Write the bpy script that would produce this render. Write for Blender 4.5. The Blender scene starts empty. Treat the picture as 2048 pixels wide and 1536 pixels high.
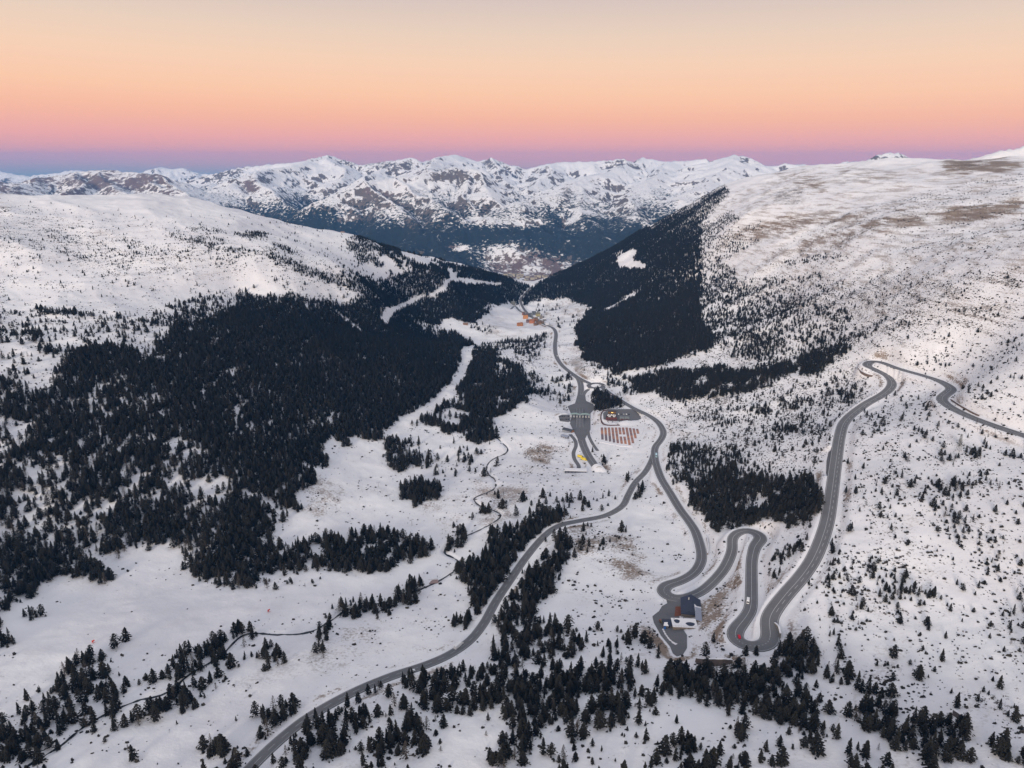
import bpy, bmesh, math, random
import numpy as np
from mathutils import Vector, Matrix

scene = bpy.context.scene
C = scene.collection
random.seed(7)
RNG = np.random.default_rng(11)

# ------------------------------------------------------------------ camera
CAMZ = 600.0
F = 1422.0                       # focal length in pixels of a 2048 px wide frame
PITCH = math.atan(438.0 / F)     # horizon on row 330
CP, SP = math.cos(PITCH), math.sin(PITCH)
cam_d = bpy.data.cameras.new('camera')
cam_d.sensor_width = 36.0
cam_d.lens = 36.0 * F / 2048.0
cam_d.clip_start = 1.0
cam_d.clip_end = 90000.0
cam = bpy.data.objects.new('camera', cam_d)
C.objects.link(cam)
cam.location = (0, 0, CAMZ)
cam.rotation_euler = (math.pi / 2 - PITCH, 0, 0)
scene.camera = cam

# ------------------------------------------------------------------ sky, sun, exposure
def lin(r, g, b):
    f = lambda c: (c / 255 / 12.92) if c / 255 <= 0.04045 else ((c / 255 + 0.055) / 1.055) ** 2.4
    return (f(r), f(g), f(b), 1.0)

SUN_EL, SUN_AZ = math.radians(14), math.radians(-20)     # sun low behind the camera, a little to the left
world = bpy.data.worlds.new('World')
scene.world = world
world.use_nodes = True
wn, wl = world.node_tree.nodes, world.node_tree.links
wn.clear()
w_out = wn.new('ShaderNodeOutputWorld')
w_bg = wn.new('ShaderNodeBackground')
w_tc = wn.new('ShaderNodeTexCoord')
w_sep = wn.new('ShaderNodeSeparateXYZ')
wl.new(w_tc.outputs['Generated'], w_sep.inputs[0])
def wmath(op, a, b=None):
    n = wn.new('ShaderNodeMath'); n.operation = op
    for i, q in enumerate((a, b)):
        if q is None: continue
        if isinstance(q, (int, float)): n.inputs[i].default_value = q
        else: wl.new(q, n.inputs[i])
    return n.outputs[0]
el = wmath('MULTIPLY', wmath('ARCSINE', w_sep.outputs[2]), 180 / math.pi)     # elevation in degrees
el = wmath('ADD', el, wmath('MULTIPLY', w_sep.outputs[0], 0.65))              # twilight bands tilt: lower on the right
fac = wmath('DIVIDE', wmath('ADD', el, 5.0), 95.0)
ramp = wn.new('ShaderNodeValToRGB')
wl.new(fac, ramp.inputs[0])
SKY = [(-5.0, (130, 134, 138)), (-1.4, (150, 154, 148)), (-0.85, (164, 158, 154)), (-0.4, (198, 164, 158)), (0.05, (224, 165, 158)), (0.7, (242, 166, 156)),
       (1.8, (251, 173, 155)), (3.4, (255, 187, 150)), (5.0, (255, 201, 162)), (7.0, (248, 208, 176)),
       (9.0, (234, 207, 184)), (11.5, (213, 194, 186)), (20.0, (206, 200, 201)), (40.0, (206, 208, 216)), (88.0, (196, 204, 220))]
el_ = ramp.color_ramp.elements
while len(el_) > 1: el_.remove(el_[-1])
for i, (e, c) in enumerate(SKY):
    q = el_[0] if i == 0 else el_.new((e + 5.0) / 95.0)
    q.position = (e + 5.0) / 95.0
    q.color = lin(*c)
w_bg.inputs['Strength'].default_value = 1.0
wl.new(ramp.outputs[0], w_bg.inputs[0])
wl.new(w_bg.outputs[0], w_out.inputs[0])

sun_d = bpy.data.lights.new('sun', 'SUN')
sun_d.energy = 3.1
sun_d.angle = math.radians(15)
sun_d.color = (1.0, 0.86, 0.71)
sun = bpy.data.objects.new('sun', sun_d)
C.objects.link(sun)
sd = Vector((math.sin(SUN_AZ) * math.cos(SUN_EL), -math.cos(SUN_AZ) * math.cos(SUN_EL), math.sin(SUN_EL)))
sun.rotation_euler = sd.to_track_quat('Z', 'Y').to_euler()
sun.location = sd * 2000 + Vector((0, 0, CAMZ))

vs = scene.view_settings
vs.view_transform = 'Standard'
vs.look = 'None'
vs.exposure = 0.08
vs.gamma = 1.0
vs.use_curve_mapping = False
scene.cycles.max_bounces = 5
scene.cycles.diffuse_bounces = 3
scene.cycles.glossy_bounces = 2
scene.cycles.transmission_bounces = 2
scene.cycles.volume_bounces = 1
scene.cycles.use_denoising = True

# ------------------------------------------------------------------ numeric helpers
def hash2(ix, iy, seed):
    h = (ix.astype(np.int64) * 374761393 + iy.astype(np.int64) * 668265263 + seed * 1442695041) & 0xffffffff
    h = ((h ^ (h >> 13)) * 1274126177) & 0xffffffff
    h = h ^ (h >> 16)
    return h
_GA = np.linspace(0, 2 * np.pi, 257)[:256]
_GX, _GY = np.cos(_GA), np.sin(_GA)
def noise(x, y, seed=0):
    """gradient noise, about -1..1"""
    x = np.asarray(x, float); y = np.asarray(y, float)
    ix = np.floor(x); iy = np.floor(y)
    fx = x - ix; fy = y - iy
    ix = ix.astype(np.int64); iy = iy.astype(np.int64)
    u = fx * fx * fx * (fx * (fx * 6 - 15) + 10)
    v = fy * fy * fy * (fy * (fy * 6 - 15) + 10)
    def g(dx, dy):
        h = hash2(ix + dx, iy + dy, seed) & 255
        return _GX[h] * (fx - dx) + _GY[h] * (fy - dy)
    a = g(0, 0); b = g(1, 0); c = g(0, 1); d = g(1, 1)
    return 1.5 * ((a + (b - a) * u) + ((c + (d - c) * u) - (a + (b - a) * u)) * v)
def fbm(x, y, wl, octaves, seed=0, gain=0.5):
    t = 0; a = 1.0; s = 0
    for k in range(octaves):
        t = t + a * noise(x / wl + 17.3 * k, y / wl - 9.1 * k, seed + k); s += a
        a *= gain; wl *= 0.5
    return t / s
def ridged(x, y, wl, octaves, seed=0, gain=0.5):
    t = 0; a = 1.0; s = 0; w = 1.0
    for k in range(octaves):
        n = 1 - np.abs(noise(x / wl + 31.7 * k, y / wl + 11.9 * k, seed + k))
        n = n * n
        t = t + a * n * w; s += a
        w = np.clip(n * 1.6, 0, 1)
        a *= gain; wl *= 0.5
    return t / s
def sstep(a, b, x):
    t = np.clip((x - a) / (b - a), 0, 1)
    return t * t * (3 - 2 * t)

def ray(u, v):
    """direction through a photograph pixel: unit step forward"""
    a = (768 - np.asarray(v, float)) / F
    return (np.asarray(u, float) - 1024) / F, CP + a * SP, -SP + a * CP
def at_drop(u, v, drop):
    dx, dy, dz = ray(u, v)
    s = -drop / dz
    return dx * s, dy * s, -drop
def at_y(u, v, y):
    dx, dy, dz = ray(u, v)
    s = y / dy
    return dx * s, dy * s, dz * s
def project(x, y, z):
    """world (z relative to camera) -> photograph pixel"""
    f = y * CP - z * SP
    up = y * SP + z * CP
    f = np.where(f < 1, 1, f)
    return 1024 + F * x / f, 768 - F * up / f

# ------------------------------------------------------------------ near terrain: surveyed points (pixel, metres below the camera)
DROPS = [
 # valley floor and stream
 (60,1520,346),(250,1400,352),(500,1250,368),(700,1180,379),(870,1165,386),(930,1080,391),(1000,960,402),(1010,880,409),(1060,800,420),
 (1020,740,432),(1100,700,440),(960,660,468),(1000,640,478),(1060,640,474),(1010,610,512),(1060,600,515),(1060,577,560),
 (300,1250,367),(650,1050,389),(800,1000,397),(700,940,394),(820,880,404),
 # valley road, switchbacks
 (540,1500,340),(700,1387,350),(850,1330,357),(950,1280,364),(1020,1160,377),(1110,1050,385),(1245,1010,391),(1305,920,398),
 (1327,865,404),(1265,815,418),(1192,771,432),(1110,690,446),(1160,830,426),(1200,937,411),(1240,870,411),(1235,830,417),
 (1365,1020,386),(1402,1110,377),(1330,1175,369),(1445,1141,362),(1495,1063,356),(1503,1177,348),(1472,1270,341),(1517,1293,338),
 (1545,1222,333),(1617,1134,326),(1665,960,315),(1682,860,306),(1783,768,288),(1735,729,284),(1850,753,275),(1900,783,271),(1885,798,269),(2048,870,258),
 # left bank and forest slope
 (20,1260,372),(90,1200,380),(350,1100,386),(500,1100,386),(560,1000,383),(640,900,384),(780,870,399),(930,700,428),
 (250,900,338),(100,1000,350),(0,1000,345),(0,780,290),(100,850,318),(250,700,284),(500,800,342),(500,650,307),(420,950,360),
 (700,700,358),(700,800,376),(850,750,398),(250,640,268),(0,620,250),(480,590,283),(680,605,328),(800,650,420),(860,640,442),
 # left hill
 (0,560,224),(250,570,240),(420,560,248),(0,470,150),(120,460,150),(250,480,170),(450,520,214),(560,540,242),(600,500,213),(700,540,268),
 (800,600,392),(870,545,338),(940,600,438),(990,590,470),(0,425,112),(250,430,125),(420,450,150),(560,470,190),
 # right slope
 (1350,1000,388),(1550,1000,348),(1550,850,350),(1450,800,373),(1350,780,392),(1250,740,420),(1240,690,425),
 (1600,1536,314),(1300,1536,322),(1024,1536,331),(1100,1300,353),(1200,1100,374),(1200,1250,358),(1400,1400,332),(1360,1240,362),
 (2048,1536,296),(1800,1400,314),(2048,1200,300),(1700,1200,323),(1850,1000,292),(2048,1000,272),
 (2048,700,205),(2048,560,150),(2048,450,100),(2048,400,70),(1800,560,188),(1800,640,226),(1800,690,250),(1600,700,316),(1600,560,250),(1600,460,165),
 (1400,700,374),(1400,560,328),(1250,650,412),(1200,600,448),(1300,520,328),(1150,650,446),(1110,620,480),
 (1750,400,88),(1900,380,60),(1550,400,105),(1480,450,172),(1900,450,118),(1700,480,158),
]
YPTS = [   # crest lines: pixel and forward distance
 (0,392,2250),(150,402,2300),(300,397,2450),(400,407,2480),(500,430,2450),(560,446,2430),(640,459,2400),(690,463,2400),(760,490,2450),
 (830,511,2580),(900,528,2700),(960,541,2830),(1010,556,3020),
 (1100,560,3600),(1150,535,3500),(1230,495,3400),(1300,455,3300),(1400,400,3100),(1450,372,3000),(1560,342,2900),(1700,328,2800),
 (1850,319,2600),(1950,322,2400),(2048,318,2300),
]
cps = [at_drop(*p) for p in DROPS] + [at_y(*p) for p in YPTS]
# ground beyond the crests and outside the frame
for (u, v, y) in YPTS[:13]:
    x0, y0, z0 = at_y(u, v, y)
    cps.append((x0 * 1.25, y0 * 1.25, z0 - 0.25 * y0 * 0.28 - 160))
    cps.append((x0 * 1.6, y0 * 1.6, z0 - 620))
for (u, v, y) in YPTS[13:]:
    x0, y0, z0 = at_y(u, v, y)
    cps.append((x0 * 1.22, y0 * 1.22, z0 - 150))
    cps.append((x0 * 1.5, y0 * 1.5, z0 - 420))
cps += [(0,150,-318),(-300,150,-333),(300,150,-288),(-500,320,-345),(650,350,-215),(-700,500,-340),(-1000,800,-262),(-1500,1200,-200),
        (-2100,2000,-90),(-2600,2600,-60),(1000,700,-110),(1400,1100,-30),(1900,1700,20),(2300,2300,40),(0,-200,-300),(-600,0,-290),(600,0,-230),
        (60,4400,-740),(150,5200,-870)]
CPS = np.array(cps, float)

def tps_fit(P, Z, lam):
    n = len(P)
    d = np.hypot(P[:, None, 0] - P[None, :, 0], P[:, None, 1] - P[None, :, 1])
    K = np.where(d > 0, d * d * np.log(np.maximum(d, 1e-9)), 0) + lam * np.eye(n)
    A = np.zeros((n + 3, n + 3))
    A[:n, :n] = K; A[:n, n] = 1; A[:n, n + 1:] = P; A[n, :n] = 1; A[n + 1:, :n] = P.T
    b = np.zeros(n + 3); b[:n] = Z
    return np.linalg.solve(A, b)
SC = 1000.0
TW = tps_fit(CPS[:, :2] / SC, CPS[:, 2], 2e-4)
def tps_eval(x, y):
    shp = x.shape; x = (x.ravel() / SC).astype(np.float32); y = (y.ravel() / SC).astype(np.float32)
    n = len(CPS); out = np.empty(x.shape, np.float32)
    px, py = (CPS[:, 0] / SC).astype(np.float32), (CPS[:, 1] / SC).astype(np.float32)
    w = TW[:n].astype(np.float32)
    for i in range(0, len(x), 60000):
        d2 = (x[i:i + 60000, None] - px) ** 2 + (y[i:i + 60000, None] - py) ** 2
        out[i:i + 60000] = (0.5 * d2 * np.log(np.maximum(d2, 1e-12))) @ w
    return (out + TW[n] + TW[n + 1] * x + TW[n + 2] * y).reshape(shp).astype(float)

# ------------------------------------------------------------------ far mountains: ridge lines (pixel u, v, forward distance)
RIDGES = [
 # skyline behind on the far left
 ([(-350,345,17000),(-120,338,17000),(0,342,17000),(60,351,17000),(110,345,17000),(150,339,17000),(200,350,17000),(260,352,16500),(320,333,16000),(345,338,16000),(372,335,16000),(405,346,16000),(440,350,16000)], 0.42),
 # main skyline
 ([(400,350,12500),(480,336,12200),(560,326,12000),(620,318,11800),(655,309,11600),(690,320,11600),(715,331,11500),(745,324,11500),(790,320,11300),(822,314,11200),(850,329,11500),(880,316,12200),(905,309,12300),(945,322,12200),(978,315,12200),(1008,334,12100),(1035,330,12000),(1062,338,12000),
   (1122,324,11800),(1180,322,11600),(1240,317,11300),(1256,330,11300),(1300,315,11800),(1340,322,11600),(1390,318,11200),(1410,325,11000),(1470,308,10600),(1500,314,10600),(1535,331,10600),(1580,326,10500),(1640,330,10400),(1700,322,10400),(1800,320,10600),(1950,318,10600),(2200,310,10600)], 0.47),
 ([(1728,322,8600),(1742,309,8600),(1770,305,8600),(1800,305,8600),(1818,320,8600)], 0.6),
 ([(1940,318,4600),(2048,293,4500),(2200,270,4500)], 0.75),
 # brown mountains on the left
 ([(-300,360,9300),(-100,352,9300),(20,366,8800),(60,356,9000),(150,343,9300),(225,339,9400),(290,346,9000),(330,352,8700),(385,382,8300)], 0.50),
 ([(60,356,9000),(20,378,8000),(-40,390,7400)], 0.55),
 ([(150,343,9300),(165,366,8400),(120,385,7800)], 0.55),
 ([(225,339,9400),(215,362,8600),(250,380,7900),(262,400,7300)], 0.55),
 ([(290,346,9000),(330,372,8100),(365,392,7500)], 0.55),
 # dark pyramid
 ([(655,309,11600),(600,330,10800),(545,336,10200),(498,346,9500),(545,388,8700),(590,420,8100)], 0.52),
 ([(498,346,9500),(440,385,8600),(400,398,8100)], 0.50),
 ([(655,309,11600),(690,345,10600),(640,372,9800)], 0.5),
 # front mountain in the middle
 ([(822,314,11200),(760,340,10400),(720,352,9800)], 0.55),
 ([(620,412,7500),(680,385,7700),(738,362,7900),(800,354,8200),(850,345,8600),(905,333,9000),(930,336,9000),(960,358,8500),(990,385,7900),(1018,410,7400)], 0.55),
 ([(738,362,7900),(790,408,7200),(830,455,6700)], 0.62),
 ([(800,354,8200),(850,385,7600),(880,420,7000)], 0.62),
 ([(905,333,9000),(935,375,8200),(950,410,7500)], 0.62),
 ([(850,345,8600),(870,322,10500),(905,309,12300)], 0.5),
 # broad white slopes right of the middle
 ([(1256,322,11300),(1200,345,10000),(1140,366,8900),(1100,388,8000),(1040,405,7300),(960,432,6900),(890,452,6600),(830,478,6300)], 0.40),
 ([(1140,366,8900),(1160,400,7900),(1180,440,7000),(1200,470,6400)], 0.45),
 ([(1340,322,11600),(1330,345,10000),(1290,375,8600),(1270,405,7600),(1260,440,6800)], 0.45),
 ([(1470,308,10600),(1440,340,9400),(1400,370,8300),(1370,400,7400)], 0.42),
 ([(1122,324,11800),(1090,355,10200),(1060,375,9200)], 0.5),
 ([(978,315,12200),(1000,350,10800),(1030,375,9600)], 0.55),
 # low rocky humps by the far village
 ([(900,505,6200),(960,490,6300),(1010,488,6300),(1050,500,6200),(1075,530,6000)], 0.55),
 ([(1090,530,6400),(1110,502,6600),(1150,490,6800),(1220,470,7000)], 0.45),
]
def add_spurs():
    rs = random.Random(3); out = []
    for pts, sl in RIDGES:
        P = [Vector(at_y(*p)) for p in pts]
        for a, b in zip(P[:-1], P[1:]):
            L = (b - a).to_2d().length
            if L < 250 or a.y < 5000: continue
            n = max(1, int(L / 520)); t2 = (b - a).to_2d().normalized(); nn = Vector((-t2.y, t2.x))
            for i in range(n):
                q = a.lerp(b, (i + rs.uniform(.25, .75)) / n)
                for sd in (-1, 1):
                    d = nn * sd
                    d.rotate(Matrix.Rotation(rs.uniform(-.45, .45), 2))
                    ln = rs.uniform(600, 1500); st = sl * rs.uniform(.62, .85)
                    e = q + Vector((d.x * ln, d.y * ln, -st * ln)); m = q.lerp(e, .5) + Vector((rs.uniform(-90, 90), rs.uniform(-90, 90), rs.uniform(0, 45)))
                    out.append(([q - Vector((0, 0, 12)), m, e], sl * 1.25))
    return out
def far_height(x, y):
    x = x.astype(np.float32); y = y.astype(np.float32)
    # wobble the plan so that spurs are not straight
    wx = x + 160 * noise(x / 900, y / 900, 51) + 60 * noise(x / 300, y / 300, 52)
    wy = y + 160 * noise(x / 900, y / 900, 53) + 60 * noise(x / 300, y / 300, 54)
    H = np.full(x.shape, -3000.0, np.float32)
    D = np.full(x.shape, 9e9, np.float32)
    for pts, sl in [([at_y(*p) for p in q], w) for q, w in RIDGES] + add_spurs():
        P = np.array([tuple(p) for p in pts])
        for a, b in zip(P[:-1], P[1:]):
            ab = b - a; L2 = ab[0] ** 2 + ab[1] ** 2
            lo = np.minimum(a, b); 
            t = np.clip(((wx - a[0]) * ab[0] + (wy - a[1]) * ab[1]) / L2, 0, 1)
            d = np.hypot(wx - a[0] - t * ab[0], wy - a[1] - t * ab[1])
            h = a[2] + t * ab[2] - (sl * d - 0.00003 * np.minimum(d, 3500) ** 2)
            m = h > H
            H = np.where(m, h, H); D = np.where(m, d, D)
    k = sstep(30, 700, D)
    rg = ridged(wx, wy, 900, 5, 71, 0.55)
    r2 = ridged(wx, wy, 330, 4, 75, 0.55)
    r3 = ridged(x, y, 110, 3, 78, 0.5)
    H = H + k * (rg - 0.5) * 120 + (0.25 + 0.75 * sstep(20, 350, D)) * ((r2 - 0.5) * 70 + (r3 - 0.5) * 26) + fbm(x, y, 90, 2, 81) * 9
    fl = -900 + 0.020 * np.clip(y - 6000, 0, 6000) + 40 * fbm(x, y, 1500, 3, 91)
    s = 60.0
    H = np.maximum(H, fl) + s * np.log1p(np.exp(-np.abs(H - fl) / s))
    return H, D, rg

# ------------------------------------------------------------------ terrain grid: rows of distance, columns of azimuth
NA = 1000
AZ = np.radians(np.linspace(-46, 46, NA))
R_NEAR = 4200.0
nr1 = 860
RN = 180 * (R_NEAR / 180) ** np.linspace(0, 1, nr1)
RF = R_NEAR * (26000 / R_NEAR) ** np.linspace(0, 1, 330)
def grid_xy(R):
    r, a = np.meshgrid(R, AZ, indexing='ij')
    return r * np.sin(a), r * np.cos(a)
GX, GY = grid_xy(RN)
# smooth surface on a coarse grid, then resampled
Rc = 180 * (R_NEAR / 180) ** np.linspace(0, 1, 300)
Ac = np.radians(np.linspace(-46, 46, 330))
rc, ac = np.meshgrid(Rc, Ac, indexing='ij')
Hc = tps_eval(rc * np.sin(ac), rc * np.cos(ac))
def bil(A, fi, fj):
    n, m = A.shape
    fi = np.clip(fi, 0, n - 1.001); fj = np.clip(fj, 0, m - 1.001)
    i = fi.astype(int); j = fj.astype(int); a = fi - i; b = fj - j
    return (A[i, j] * (1 - a) + A[i + 1, j] * a) * (1 - b) + (A[i, j + 1] * (1 - a) + A[i + 1, j + 1] * a) * b
_r = np.hypot(GX, GY)
GH = bil(Hc, np.log(_r / 180) / math.log(R_NEAR / 180) * 299, (np.degrees(np.arctan2(GX, GY)) + 46) / 92 * 329)
# relief: knolls, gullies and hummocks
amp = sstep(500, 1600, _r)
GH += fbm(GX, GY, 420, 3, 3) * (2 + 9 * amp) + (ridged(GX, GY, 260, 4, 5) - 0.5) * (3 + 12 * amp)
GH += fbm(GX * 0.6, GY, 150, 3, 12) * 9 * sstep(1150, 1700, _r) * sstep(200, 700, GX)
GH += fbm(GX, GY, 60, 3, 9) * 1.6 + fbm(GX, GY, 14, 2, 10) * 0.45
BASEH = GH.copy()
LN = math.log(R_NEAR / 180)
def hgt(x, y):
    """terrain height relative to the camera"""
    r = np.hypot(x, y)
    return bil(GH, np.log(np.maximum(r, 181) / 180) / LN * (nr1 - 1), (np.degrees(np.arctan2(x, y)) + 46) / 92 * (NA - 1))
_T = 250 * (4400 / 250) ** np.linspace(0, 1, 2600)
def hit(u, v):
    """first terrain point seen through a photograph pixel"""
    dx, dy, dz = ray(u, v)
    x, y, z = dx * _T, dy * _T, dz * _T
    h = hgt(x, y) - z
    k = np.argmax(h > 0)
    if h[k] <= 0: return float(x[-1]), float(y[-1]), float(z[-1])
    if k == 0: k = 1
    t = h[k - 1] / (h[k - 1] - h[k])
    s = _T[k - 1] + t * (_T[k] - _T[k - 1])
    return float(dx * s), float(dy * s), float(dz * s)

# ------------------------------------------------------------------ generic builders
def mesh_obj(name, verts, faces, mat=None, parent=None, smooth=False):
    me = bpy.data.meshes.new(name)
    me.from_pydata([tuple(v) for v in verts], [], faces)
    me.update()
    if mat: me.materials.append(mat)
    if smooth: me.polygons.foreach_set('use_smooth', [True] * len(me.polygons))
    o = bpy.data.objects.new(name, me)
    C.objects.link(o)
    if parent: o.parent = parent
    return o
def grid_obj(name, X, Y, Z, mat, attrs):
    n, m = X.shape
    co = np.stack([X, Y, Z + CAMZ], -1).reshape(-1, 3).astype(np.float32)
    idx = np.arange(n * m).reshape(n, m)
    q = np.stack([idx[:-1, :-1], idx[:-1, 1:], idx[1:, 1:], idx[1:, :-1]], -1).reshape(-1, 4)
    q = q[:, ::-1]
    me = bpy.data.meshes.new(name)
    me.vertices.add(len(co)); me.vertices.foreach_set('co', co.ravel())
    me.loops.add(q.size); me.loops.foreach_set('vertex_index', q.ravel().astype(np.int32))
    me.polygons.add(len(q))
    me.polygons.foreach_set('loop_start', (np.arange(len(q)) * 4).astype(np.int32))
    me.polygons.foreach_set('use_smooth', np.ones(len(q), bool))
    me.update(calc_edges=True)
    for k, a in attrs.items():
        at = me.attributes.new(k, 'FLOAT', 'POINT')
        at.data.foreach_set('value', a.ravel().astype(np.float32))
    me.materials.append(mat)
    o = bpy.data.objects.new(name, me)
    C.objects.link(o)
    return o
def tag(o, label=None, cat=None, group=None, kind=None):
    if label: o['label'] = label
    if cat: o['category'] = cat
    if group: o['group'] = group
    if kind: o['kind'] = kind
    return o
def empty(name, loc, rz=0.0, scale=1.0):
    o = bpy.data.objects.new(name, None)
    C.objects.link(o)
    o.location = loc; o.rotation_euler = (0, 0, rz); o.scale = (scale,) * 3
    o.empty_display_size = 0.5
    return o

# ------------------------------------------------------------------ materials
class NT:
    def __init__(s, name):
        s.m = bpy.data.materials.new(name); s.m.use_nodes = True
        s.n, s.l = s.m.node_tree.nodes, s.m.node_tree.links
        s.bsdf = s.n['Principled BSDF']
        s.bsdf.inputs['Specular IOR Level'].default_value = 0.2
        s.bsdf.inputs['Roughness'].default_value = 0.9
    def node(s, t, **kw):
        q = s.n.new(t)
        for k, v in kw.items(): setattr(q, k, v)
        return q
    def put(s, sock, v):
        if hasattr(v, 'is_output') or isinstance(v, bpy.types.NodeSocket): s.l.new(v, sock)
        else: sock.default_value = v
    def math(s, op, a, b=0.0, c=None, clamp=False):
        q = s.node('ShaderNodeMath', operation=op, use_clamp=clamp)
        s.put(q.inputs[0], a); s.put(q.inputs[1], b)
        if c is not None: s.put(q.inputs[2], c)
        return q.outputs[0]
    def attr(s, name):
        return s.node('ShaderNodeAttribute', attribute_name=name).outputs['Fac']
    def pos(s, scale=(1, 1, 1), rot=(0, 0, 0)):
        g = s.node('ShaderNodeTexCoord').outputs['Object']
        q = s.node('ShaderNodeMapping')
        s.put(q.inputs[0], g); q.inputs['Scale'].default_value = scale; q.inputs['Rotation'].default_value = rot
        return q.outputs[0]
    def noise(s, vec, scale, detail=3.0, rough=0.55, dist=0.0):
        q = s.node('ShaderNodeTexNoise')
        s.put(q.inputs['Vector'], vec)
        q.inputs['Scale'].default_value = scale; q.inputs['Detail'].default_value = detail
        q.inputs['Roughness'].default_value = rough; q.inputs['Distortion'].default_value = dist
        return q.outputs['Fac']
    def smooth(s, x, a, b):
        q = s.node('ShaderNodeMapRange', interpolation_type='SMOOTHSTEP')
        s.put(q.inputs['Value'], x); s.put(q.inputs['From Min'], a); s.put(q.inputs['From Max'], b)
        return q.outputs[0]
    def mix(s, f, a, b):
        q = s.node('ShaderNodeMix', data_type='RGBA')
        s.put(q.inputs[0], f); s.put(q.inputs[6], a); s.put(q.inputs[7], b)
        return q.outputs[2]
    def bump(s, h, dist, strength=1.0):
        q = s.node('ShaderNodeBump'); q.inputs['Distance'].default_value = dist; q.inputs['Strength'].default_value = strength
        s.put(q.inputs['Height'], h); s.l.new(q.outputs[0], s.bsdf.inputs['Normal'])
    def color(s, c): s.put(s.bsdf.inputs['Base Color'], c)
def plain(name, col, rough=0.8, var=0.18, scale=0.6, metallic=0.0):
    t = NT(name)
    n = t.noise(t.pos(), scale, 4.0)
    a = tuple(c * (1 - var) for c in col[:3]) + (1,); b = tuple(min(1, c * (1 + var)) for c in col[:3]) + (1,)
    t.color(t.mix(n, a, b)); t.bsdf.inputs['Roughness'].default_value = rough; t.bsdf.inputs['Metallic'].default_value = metallic
    return t.m

def make_snow():
    t = NT('snow_ground')
    p = t.pos()
    big = t.noise(p, 0.006, 4); mid = t.noise(p, 0.05, 4); fine = t.noise(p, 0.45, 3)
    base = t.mix(t.smooth(big, .3, .7), (0.68, 0.675, 0.71, 1), (0.82, 0.81, 0.825, 1))
    base = t.mix(t.math('MULTIPLY', t.smooth(mid, 0.45, 0.75), 0.22), base, (0.62, 0.58, 0.58, 1))
    # thin snow over dry grass
    br = t.attr('brown')
    streak = t.noise(t.pos((0.22, 0.22, 2.2)), 0.07, 5, 0.65)
    bm = t.math('ADD', t.math('MULTIPLY', streak, 0.6), t.math('MULTIPLY', fine, 0.4))
    thr = t.math('SUBTRACT', 0.60, t.math('MULTIPLY', br, 0.27))
    bmask = t.math('MULTIPLY', t.smooth(bm, thr, t.math('ADD', thr, 0.11)), t.math('MULTIPLY', br, 1.6, clamp=True), clamp=True)
    grass = t.mix(t.noise(p, 0.03, 3), (0.13, 0.09, 0.075, 1), (0.27, 0.20, 0.14, 1))
    col = t.mix(t.math('MULTIPLY', bmask, 0.95), base, grass)
    # heath and juniper poking through, drawn out along the slope
    sc = t.attr('scrub')
    n1 = t.noise(t.pos((0.45, 0.45, 1.8)), 0.50, 4, 0.7)
    n2 = t.noise(t.pos((0.25, 0.25, 2.6)), 0.055, 3, 0.6)
    nn = t.math('ADD', t.math('MULTIPLY', n1, 0.72), t.math('MULTIPLY', n2, 0.34))
    th = t.math('SUBTRACT', 0.68, t.math('MULTIPLY', sc, 0.18))
    smask = t.smooth(nn, th, t.math('ADD', th, 0.05))
    col = t.mix(t.math('MULTIPLY', smask, t.math('MULTIPLY', sc, 4.0, clamp=True)), col, t.mix(mid, (0.055, 0.05, 0.05, 1), (0.11, 0.085, 0.07, 1)))
    t.color(col)
    hb = t.math('ADD', t.math('MULTIPLY', fine, 0.5), t.math('ADD', mid, smask))
    t.bump(hb, 0.9, 0.6)
    t.bsdf.inputs['Subsurface Weight'].default_value = 0.0
    return t.m
def make_mountain():
    t = NT('mountain_snow_rock')
    p = t.pos()
    n30 = t.noise(p, 0.014, 8, 0.72); n100 = t.noise(p, 0.0035, 5, 0.6)
    base = t.mix(n100, (0.72, 0.71, 0.73, 1), (0.84, 0.82, 0.81, 1))
    rk = t.attr('rock')
    th = t.math('SUBTRACT', 0.69, t.math('MULTIPLY', rk, 0.32))
    rmask = t.smooth(n30, th, t.math('ADD', th, 0.05))
    rock = t.mix(n100, (0.09, 0.075, 0.07, 1), (0.20, 0.16, 0.135, 1))
    col = t.mix(rmask, base, rock)
    br = t.attr('brown')
    thb = t.math('SUBTRACT', 0.85, t.math('MULTIPLY', br, 0.55))
    bmask = t.smooth(n30, thb, t.math('ADD', thb, 0.10))
    col = t.mix(bmask, col, t.mix(n100, (0.13, 0.09, 0.085, 1), (0.20, 0.14, 0.125, 1)))
    fo = t.attr('forest')
    nf = t.noise(p, 0.030, 6, 0.75)
    thf = t.math('SUBTRACT', 0.67, t.math('MULTIPLY', fo, 0.36))
    fmask = t.smooth(nf, thf, t.math('ADD', thf, 0.06))
    col = t.mix(fmask, col, t.mix(n30, (0.010, 0.015, 0.016, 1), (0.028, 0.034, 0.032, 1)))
    t.color(col)
    t.bump(t.math('ADD', n30, t.math('MULTIPLY', nf, 0.4)), 14.0, 0.8)
    return t.m
M_SNOW, M_MOUNT = make_snow(), make_mountain()

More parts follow.
